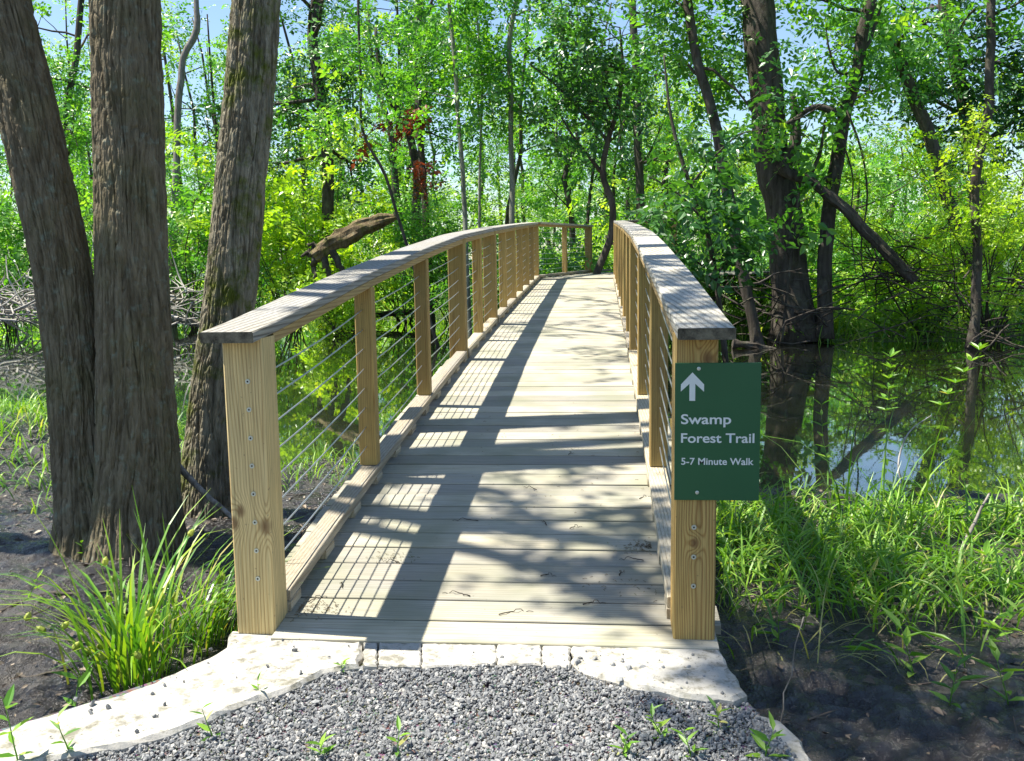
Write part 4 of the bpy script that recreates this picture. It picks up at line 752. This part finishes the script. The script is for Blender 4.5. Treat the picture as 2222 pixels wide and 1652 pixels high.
def leafy(mb, P, D, L_, r, asp=.3):      # single lanceolate leaves
    n = len(P); D = nrm(D); N = nrm(np.array([0, 0, 1.])-D*D[:, 2:]); N = nrm(N+r.normal(0, .25, (n, 3))); N = nrm(N-D*np.sum(N*D, -1, keepdims=True)); Sd = np.cross(N, D); L_ = np.asarray(L_).reshape(-1, 1); Wd = L_*asp
    V = np.stack([P, P+D*L_-N*L_*.18, P+D*L_*.3+Sd*Wd*.5+N*L_*.03, P+D*L_*.65+Sd*Wd*.38-N*L_*.05, P+D*L_*.3-Sd*Wd*.5+N*L_*.03, P+D*L_*.65-Sd*Wd*.38-N*L_*.05], 1)
    mb.add(V.reshape(-1, 3), (np.arange(n)[:, None, None]*6+np.array([[0, 2, 3, 1], [0, 1, 5, 4]])[None]).reshape(-1, 4), np.repeat(np.clip(r.normal(.5, .25, n), 0, 1), 2))
r = np.random.default_rng(15); mb = MB()
n = 9500; gx_ = r.uniform(.95, 5.5, n); gy_ = r.uniform(.0, 4.2, n)
dens = sstep(.25, 1.35, gy_-.04*(gx_-1)+1.1*fbm(gx_*1.3, gy_*1.3, 21))*sstep(3.5, 2.5, gy_+.3*fbm(gx_*2, gy_*2, 33))*(.35+.65*sstep(.42, .55, vnoise(gx_*2.2, gy_*2.2, 23))); dens = np.maximum(dens, .75*sstep(1.75, 1.1, gx_)*sstep(.6, 1.4, gy_)*sstep(3.3, 2.6, gy_))
k_ = r.random(n) < dens; B = np.stack([gx_[k_], gy_[k_], height(gx_[k_], gy_[k_])-.01], -1)
c_ = blades(mb, B, .33, .0105, r, .25, 1.35)
n2 = len(B)*2 // 3; ii = r.integers(0, len(B), n2); jj = r.integers(1, 4, n2); leafy(mb, c_[ii, jj], r.normal(0, 1, (n2, 3))*(1, 1, .3)+(0, 0, .25), r.uniform(.07, .15, n2), r, .13)
n = 1900; gx_ = r.normal(-4.6, 1.0, n); gy_ = r.normal(5.0, 1.1, n); k_ = (gx_ < -2.6) & (gy_ < 6.6); B = np.stack([gx_[k_], gy_[k_], height(gx_[k_], gy_[k_])-.01], -1); blades(mb, B, .30, .013, r, .3, 1.3)
n = 450; gx_ = r.uniform(-4.0, -2.5, n); gy_ = r.uniform(1.8, 4.5, n); k_ = r.random(n) < sstep(.4, .6, vnoise(gx_*2, gy_*2, 44)); B = np.stack([gx_[k_], gy_[k_], height(gx_[k_], gy_[k_])-.01], -1); blades(mb, B, .22, .010, r, .3, 1.3)
n = 320; gx_ = r.uniform(-2.2, -.8, n); gy_ = r.uniform(3.4, 5.0, n); B = np.stack([gx_, gy_, height(gx_, gy_)-.01], -1); blades(mb, B, .22, .009, r, .3, 1.3)
n = 420; gx_ = r.uniform(1., 4.5, n); gy_ = r.uniform(.2, 3.2, n); B = np.stack([gx_, gy_, height(gx_, gy_)-.01], -1); blades(mb, B, .30, .006, r, .7, 1.2, col=np.full(n, 1.))
tag(mb.build('bank_grass', M['grass']), 'fresh green grass growing on the near mud banks', 'grass', kind='stuff')
mb = MB(); P = wedge(9000, 14, 30, -.35, .5); fe = far_edge(P[:, 0]); P = P[(P[:, 1] > fe-.2) & (P[:, 1] < fe+5)]; B = np.concatenate([P, height(P[:, 0], P[:, 1])[:, None]-.02], 1)
blades(mb, B, .55, .03, r, .25, 1.1, k=4); tag(mb.build('far_bank_grass', M['grass']), 'sunlit grass along the far bank by the bridge end', 'grass', kind='stuff')

# --- sedge clumps beside the wing wall ---------------------------------------------------------------
def sedge(base, n, length, label, seed, heads, rad=.16, leanaz=None, name='sedge_clump'):
    r = np.random.default_rng(seed); base = np.asarray(base, float); root = empty(name, tuple(base), label, 'sedge', 'sedge clumps by the wing wall'); mb = MB()
    B = base+np.concatenate([r.normal(0, rad*.5, (n, 2)), np.full((n, 1), -.03)], 1)
    az = np.arctan2(B[:, 1]-base[1], B[:, 0]-base[0])+r.normal(0, .7, n)
    if leanaz is not None: az = np.where(r.random(n) < .65, leanaz+r.normal(0, .5, n), az)
    length = length*r.choice([.6, .85, 1., 1.15], n)
    c = blades(mb, B, length, .0118, r, .12, 1.05, az=az); mb.build('blades', M['sedge'], root)
    for k in range(heads):
        i = r.integers(0, n); p = c[i, r.integers(2, 5)]+r.normal(0, .012, 3); hb = MB(); d = nrm(r.normal(0, .5, 3)+(0, 0, 1.)); Lh = r.uniform(.030, .046)
        tube(hb, [p-d*Lh*.5, p-d*Lh*.25, p+d*Lh*.2, p+d*Lh*.5], [.005, .0115, .010, .002], 8, a=r.random())
        for q in range(26):
            dd = nrm(r.normal(0, 1, 3)+d*.6); b0 = p+d*r.uniform(-.4, .4)*Lh; s_ = nrm(np.cross(dd, r.normal(0, 1, 3)))*.0012; hb.add([b0-s_, b0+s_, b0+dd*.021], [[0, 1, 2]], r.random())
        hb.build('seed_head', M['seed'], root)
g = gp(290, 1480); sedge(g, 135, .66, 'taller left sedge clump with spiky seed heads beside the wing wall', 71, 22, .17)
g = gp(440, 1390); sedge(g, 125, .52, 'sedge clump leaning right against the foot of the left front post', 72, 12, .2, leanaz=.4)
# tall sedge blades on the right bank
g = gp(1905, 1150); sedge(g, 26, .85, 'few tall upright sedge blades at the right waterline', 73, 0, .35)

# --- small plants ------------------------------------------------------------------------------------
def seedling(u, v, z, h, n, ll, label, seed, group, asp=.28, leaf='grass', cat='seedling', name='seedling'):
    p = gp(u, v) if z < -.2 else onz(u, v, {-.055: -.015, -.10: -.036, -.09: -.033}[z]); r = np.random.default_rng(seed); root = empty(name, tuple(p), label, cat, group); tb = MB(); cb = MB()
    P = limb(tb, p-(0, 0, .02), (r.normal(0, .15), r.normal(0, .15), 1), h+.02, .0028, r, n=6, wig=.08, seg=5)
    i = np.clip((np.arange(n)*6/n+1).astype(int), 1, 6); az = np.arange(n)*2.4+r.uniform(0, 6); D = np.stack([np.cos(az), np.sin(az), np.full(n, .35)+.5*(i/6.)], -1)
    leafy(cb, P[i], D, ll*r.uniform(.7, 1.2, n), r, asp); tb.build('stem', M[leaf], root); cb.build('foliage', M[leaf], root)
SD = [(150, 1622, -.055, .11, 7, .05, 'weedy seedling at the lower left end of the wing wall'), (40, 1650, -.055, .18, 9, .07, 'leafy weed in the bottom left corner of the photo'), (465, 1600, -.10, .10, 7, .05, 'small weed in the gravel near the wing wall'),
 (740, 1462, -.10, .035, 7, .035, 'tiny weed at the right tip of the wing wall'), (560, 1515, -.10, .05, 6, .035, 'little sprout in the gravel along the middle of the wing wall'), (865, 1640, -.10, .06, 7, .045, 'broad leaved weed at the bottom of the gravel, left of centre'), (690, 1640, -.10, .05, 8, .05, 'flat weed at the bottom edge of the gravel'),
 (1350, 1640, -.10, .06, 10, .045, 'bushy green weed at the bottom of the gravel, right of centre'), (1440, 1600, -.10, .10, 11, .045, 'upright pointed weed in the right part of the gravel'), (1500, 1640, -.10, .08, 8, .05, 'weed at the bottom edge just left of the stone slab'), (1560, 1580, -.09, .06, 8, .045, 'weed in front of the rounded concrete slab'), (1660, 1640, -.09, .08, 8, .075, 'seedling with long pointed leaves on the grey stone slab'),
 (1860, 1330, -.4, .12, 3, .11, 'three leaved pale seedling standing on bare mud'), (1740, 1370, -.4, .16, 6, .08, 'seedling on the mud left of the three leaved one'), (1690, 1390, -.4, .14, 7, .07, 'small broad plant beside the sign post foot'), (1985, 1470, -.4, .18, 9, .10, 'pointed weed on the shaded mud at right'), (2060, 1530, -.4, .16, 8, .10, 'weed low on the shaded mud below the pointed one'), (2150, 1400, -.4, .30, 12, .11, 'tall leafy weed near the right edge of the photo'), (2190, 1530, -.4, .20, 8, .10, 'weed in the shade at the right edge'), (2120, 1300, -.4, .28, 11, .10, 'leafy weed in front of the grass near the right edge'),
 (190, 1215, -.5, .10, 6, .07, 'small pale green seedling at the foot of the twin trunk tree'), (155, 1560, -.45, .16, 5, .09, 'thin weed on the wet mud left of the sedge'), (60, 1300, -.5, .12, 7, .06, 'weed on the glistening mud at the left edge'), (410, 1010, -.3, .05, 6, .13, 'five lobed leaf sprout between the twin trunk tree and the mossy tree'), (1800, 1010, -.62, .5, 14, .11, 'leafy shoot rising from the water right of the sign'), (2030, 900, -.62, .8, 30, .15, 'tallest leafy shoot growing out of the water at right'), (1920, 910, -.62, .65, 26, .15, 'leafy shoot in the water left of the tallest one')]
for k, (u, v, z, h, n, ll, lab) in enumerate(SD): seedling(u, v, z, h, n, ll, lab, 400+k, 'seedlings and weeds on the banks and gravel')

# --- logs, sticks and litter -------------------------------------------------------------------------
r = np.random.default_rng(8)
def log(name, pts, d, rads, label, cat='log', mat='oldlog', hollow=False):
    root = empty(name, tuple(at(*pts[0], .89*(d if np.isscalar(d) else d[0]))), label, cat); mb = MB(); dd = np.broadcast_to(d, (len(pts),))*.89 if True else d; P = np.array([at(u, v, q) for (u, v), q in zip(pts, dd)])
    Q = smooth_path(np.concatenate([P, np.asarray(rads, float)[:, None]], 1), 40); Q[:, 3] *= 1+.25*fbm(np.arange(40)*.7, np.zeros(40), 5); tube(mb, Q[:, :3], Q[:, 3], 20); v = mb.v[-1][:800].reshape(40, 20, 3); ii, jj = np.meshgrid(np.arange(40), np.arange(20), indexing='ij')
    v[:] = Q[:, None, :3]+(v-Q[:, None, :3])*(1+.55*(vnoise(ii*.22+7, np.abs(jj-9.5)*.5, 3)-.5)+.35*(vnoise(ii*.12, np.abs(jj-9.5)*1.3, 5)-.5))[..., None]; mb.build('trunk', M[mat], root, smooth=False); return root
lg = log('mossy_log', [(682, 558), (706, 540), (745, 517), (790, 492), (830, 478), (866, 470)], 24, [.15, .20, .21, .18, .13, .03], 'mossy broken trunk slanting up to the right above the far bank left of the bridge')
mb = MB()
for pts in ([(700, 548), (708, 580), (724, 640)], [(690, 552), (680, 575), (686, 610)], [(715, 540), (735, 570), (750, 640)], [(686, 556), (668, 548), (655, 556)], [(690, 548), (676, 532), (668, 530)]):
    P = smooth_path([at(u, v, 24*.89) for u, v in pts], 9); P[1:-1] += np.random.default_rng(4).normal(0, .03, (7, 3)); tube(mb, P, np.linspace(.10, .03, 9), 7)
mb.build('root', M['bark_far'], lg, smooth=True)
log('fallen_limb', [(1690, 355), (1701, 368), (1762, 394), (1795, 422), (1835, 455), (1878, 502), (1918, 542), (1985, 610)], 20.0, [.08, .10, .105, .095, .10, .10, .095, .08], 'dark broken limb slanting down to the right from the thickest trunk', 'branch', 'bark_far')
log('fallen_log', [(690, 700), (760, 690), (830, 682), (900, 676)], 28.5, [.07, .1, .09, .06], 'low dead log lying at the far waterline left of the bridge', mat='bark_far')
log('fallen_log', [(380, 690), (420, 700), (450, 712)], 27, [.12, .1, .05], 'curved dead log at the waterline between the two left trees', mat='stick')
log('fallen_log', [(1590, 745), (1640, 752), (1700, 765), (1740, 770)], 19.5, [.08, .07, .05, .03], 'thin log lying in the water behind the sign post', mat='bark_far')
def pile(name, label, cat, boxes, mat, seed, n, rr=(.012, .035), ln=(.8, 2.2)):
    r = np.random.default_rng(seed); mb = MB()
    for k in range(n):
        (u0, v0, u1, v1, d) = boxes[k % len(boxes)]; p = at(r.uniform(u0, u1), r.uniform(v0, v1), .89*d+r.uniform(-.7, .7)); a = r.uniform(0, np.pi); limb(mb, p, (math.cos(a), math.sin(a)*.6, r.normal(0, .28)), r.uniform(*ln), r.uniform(*rr), r, n=6, wig=.22, seg=5, end=.35)
    return tag(mb.build(name, M[mat], smooth=True), label, cat)
pile('brush_pile', 'heap of bleached grey sticks at the left waterline', 'brush pile', [(-60, 622, 190, 665, 25.6), (-60, 655, 190, 705, 25.2)], 'stick_pale', 81, 150)
pile('brush_pile', 'smaller heap of grey sticks between the two left trees', 'brush pile', [(330, 628, 430, 700, 25.4)], 'stick_pale', 82, 44)
pile('root_tangle', 'dark tangle of roots and bare twigs at the foot of the thickest trunk', 'roots', [(1560, 600, 1840, 745, 20.2)], 'bark_far', 83, 46, (.008, .025))
pile('root_tangle', 'dark tangle of bare twigs between the fallen limb and the thin grey trunk', 'roots', [(1840, 560, 2100, 740, 20.0), (1900, 520, 2000, 620, 20.5)], 'bark_far', 84, 80, (.006, .022))
pile('root_tangle', 'dark tangle of twigs at the right end of the far waterline', 'roots', [(2090, 600, 2260, 760, 19)], 'bark_far', 85, 44, (.006, .022))
def stick(name, pts, rad, label, cat, group, mat='stick', z=None):
    mb = MB(); P = smooth_path(np.array(pts, float), 10); P[1:-1] += np.random.default_rng(len(label)).normal(0, .004, (8, 3)); tube(mb, P, np.linspace(rad, rad*.4, 10), 6); return tag(mb.build(name, M[mat], smooth=True), label, cat, group)
stick('dead_stick', [at(385, 1010, 5.2), at(440, 1065, 5.15), at(500, 1120, 5.05), at(560, 1170, 5.0)], .02, 'grey dead stick leaning on the twin trunk tree behind the left front post', 'stick', 'dead sticks')
stick('dead_stick', [gp(0, 1330), gp(90, 1290), gp(200, 1290), gp(330, 1255)], .012, 'long thin stick lying on the glistening mud at left', 'stick', 'dead sticks', 'bark_far')
stick('dead_stick', [gp(0, 1440), gp(70, 1470), gp(160, 1450)], .01, 'shorter stick on the mud near the wing wall', 'stick', 'dead sticks', 'bark_far')
p = gp(2080, 1210); stick('dead_stick', [p, p+(.10, .1, .14), p+(.22, .2, .30)], .014, 'bleached stick standing at a slant in the right grass', 'stick', 'dead sticks')
stick('dead_stick', [gp(2060, 1320), gp(2110, 1325), gp(2170, 1335)], .016, 'bleached stick lying flat in the right grass', 'stick', 'dead sticks')
p = gp(1690, 1640); stick('dead_stick', [p, p+(.03, .05, .2), p+(.09, .12, .40)], .003, 'thin dry stalk rising from the mud below the sign', 'stick', 'dead sticks')
p = gp(1950, 1010); stick('dead_stick', [p-(0, 0, .1), p+(.05, .1, .14), p+(.17, .2, .28), p+(.34, .3, .36)], .009, 'bare grey branch sticking out of the water right of the sign', 'stick', 'dead sticks', 'stick_pale')
TW = [(1180, 1135), (1010, 1130), (1290, 1310), (1350, 1245), (1190, 1250), (990, 1290), (1400, 1080), (1250, 1145), (850, 1220), (690, 1300), (740, 1270), (1370, 1215), (1120, 1330), (1240, 985), (1150, 1060)]
for k, (u, v) in enumerate(TW):
    rr = np.random.default_rng(500+k); y = 0.
    z = .05
    for it in range(6): p = onz(u, v, z); z = float(deckz(p[1]))+.003
    a = rr.uniform(0, np.pi); L_ = rr.uniform(.03, .075); q = np.array([math.cos(a), math.sin(a)*.5, 0])
    stick('twig', [p-q*L_, p+(0, .01, .004)+q*.1*L_, p+q*L_+(0, -.008, .002)], .0022, 'short dry twig lying on the bridge deck', 'twig', 'twigs on the deck', 'bark_far')
# catkin and needle litter in the deck corners
r = np.random.default_rng(12); mb = MB()
for (x, y, n, s) in [(-.62, .16, 90, .06), (.62, .78, 90, .05), (-.4, .62, 40, .06), (.3, 1.4, 20, .3), (0, 2.6, 40, .5), (.55, .4, 30, .1)]:
    for k in range(n):
        px_, py_ = np.clip(x+r.normal(0, s), -.66, .66), max(0., y+r.normal(0, s*.6)); a = r.uniform(0, np.pi); l = r.uniform(.006, .02); p = np.array([px_, py_, float(deckz(py_))+.003]); q = np.array([math.cos(a), math.sin(a), r.normal(0, .15)])*l
        tube(mb, [p-q*.5, p+(0, 0, .002), p+q*.5], .0009, 4, a=r.random())
tag(mb.build('deck_litter', M['oldlog']), 'brown catkins and needles caught in the deck corners', 'litter', kind='stuff')
# leaf litter and dry leaves on mud
mb = MB(); n = 6500; x = r.uniform(-4.5, 4.5, n); y = r.uniform(-1, 5.2, n); k_ = (np.abs(x) > 1.0) & ((y > .4) | (x > 1.05) | (x < lerp_x(WLL, y)-.1)); x, y = x[k_], y[k_]
az = r.uniform(0, 6.3, len(x)); leafy(mb, np.stack([x, y, height(x, y)+.012], -1), np.stack([np.cos(az), np.sin(az), r.normal(0, .15, len(x))], -1), np.clip(r.lognormal(-3.8, .5, len(x)), .01, .06), r, .5)
for k in range(260):
    x_, y_ = r.uniform(-4, 4), r.uniform(-.8, 4.5)
    if abs(x_) < 1.05 or (x_ > lerp_x(WLL, y_)-.1 and x_ < 0): continue
    p = np.array([x_, y_, float(height(x_, y_))+.012]); a = r.uniform(0, np.pi); l = r.uniform(.04, .16); d_ = np.array([math.cos(a), math.sin(a), r.normal(0, .08)])*l
    tube(mb, [p-d_, p+r.normal(0, .012, 3)+(0, 0, .004), p+d_], [.004, .003, .0015], 5, a=r.random()*.6)
M['litter'] = leafmat('litter', L((0, (.035, .025, .018)), (.6, (.11, .08, .05)), (.9, (.24, .18, .11)), (1, (.38, .32, .22))), .1, .6, (1, 1, 1))
tag(mb.build('leaf_litter', M['litter']), 'brown dead leaves scattered over the mud', 'leaf litter', kind='stuff')
# pebbles on the concrete
for k, (u, v, s) in enumerate([(200, 1530, .012), (235, 1537, .011), (165, 1520, .01), (335, 1555, .009), (1255, 1438, .013), (1330, 1445, .011), (1365, 1452, .016), (1350, 1437, .009), (1395, 1450, .010), (1290, 1432, .012)]):
    mb = MB(); p = onz(u, v, -.012); stones(mb, p[None]+(0, 0, s*.3), np.array([s]), np.random.default_rng(600+k)); tag(mb.build('pebble', M['stone']), 'small dark pebble lying on the sunlit left wing wall' if k < 4 else 'loose pebble on the rounded right concrete slab', 'pebble', 'pebbles on the left wing wall' if k < 4 else 'pebbles on the right slab')
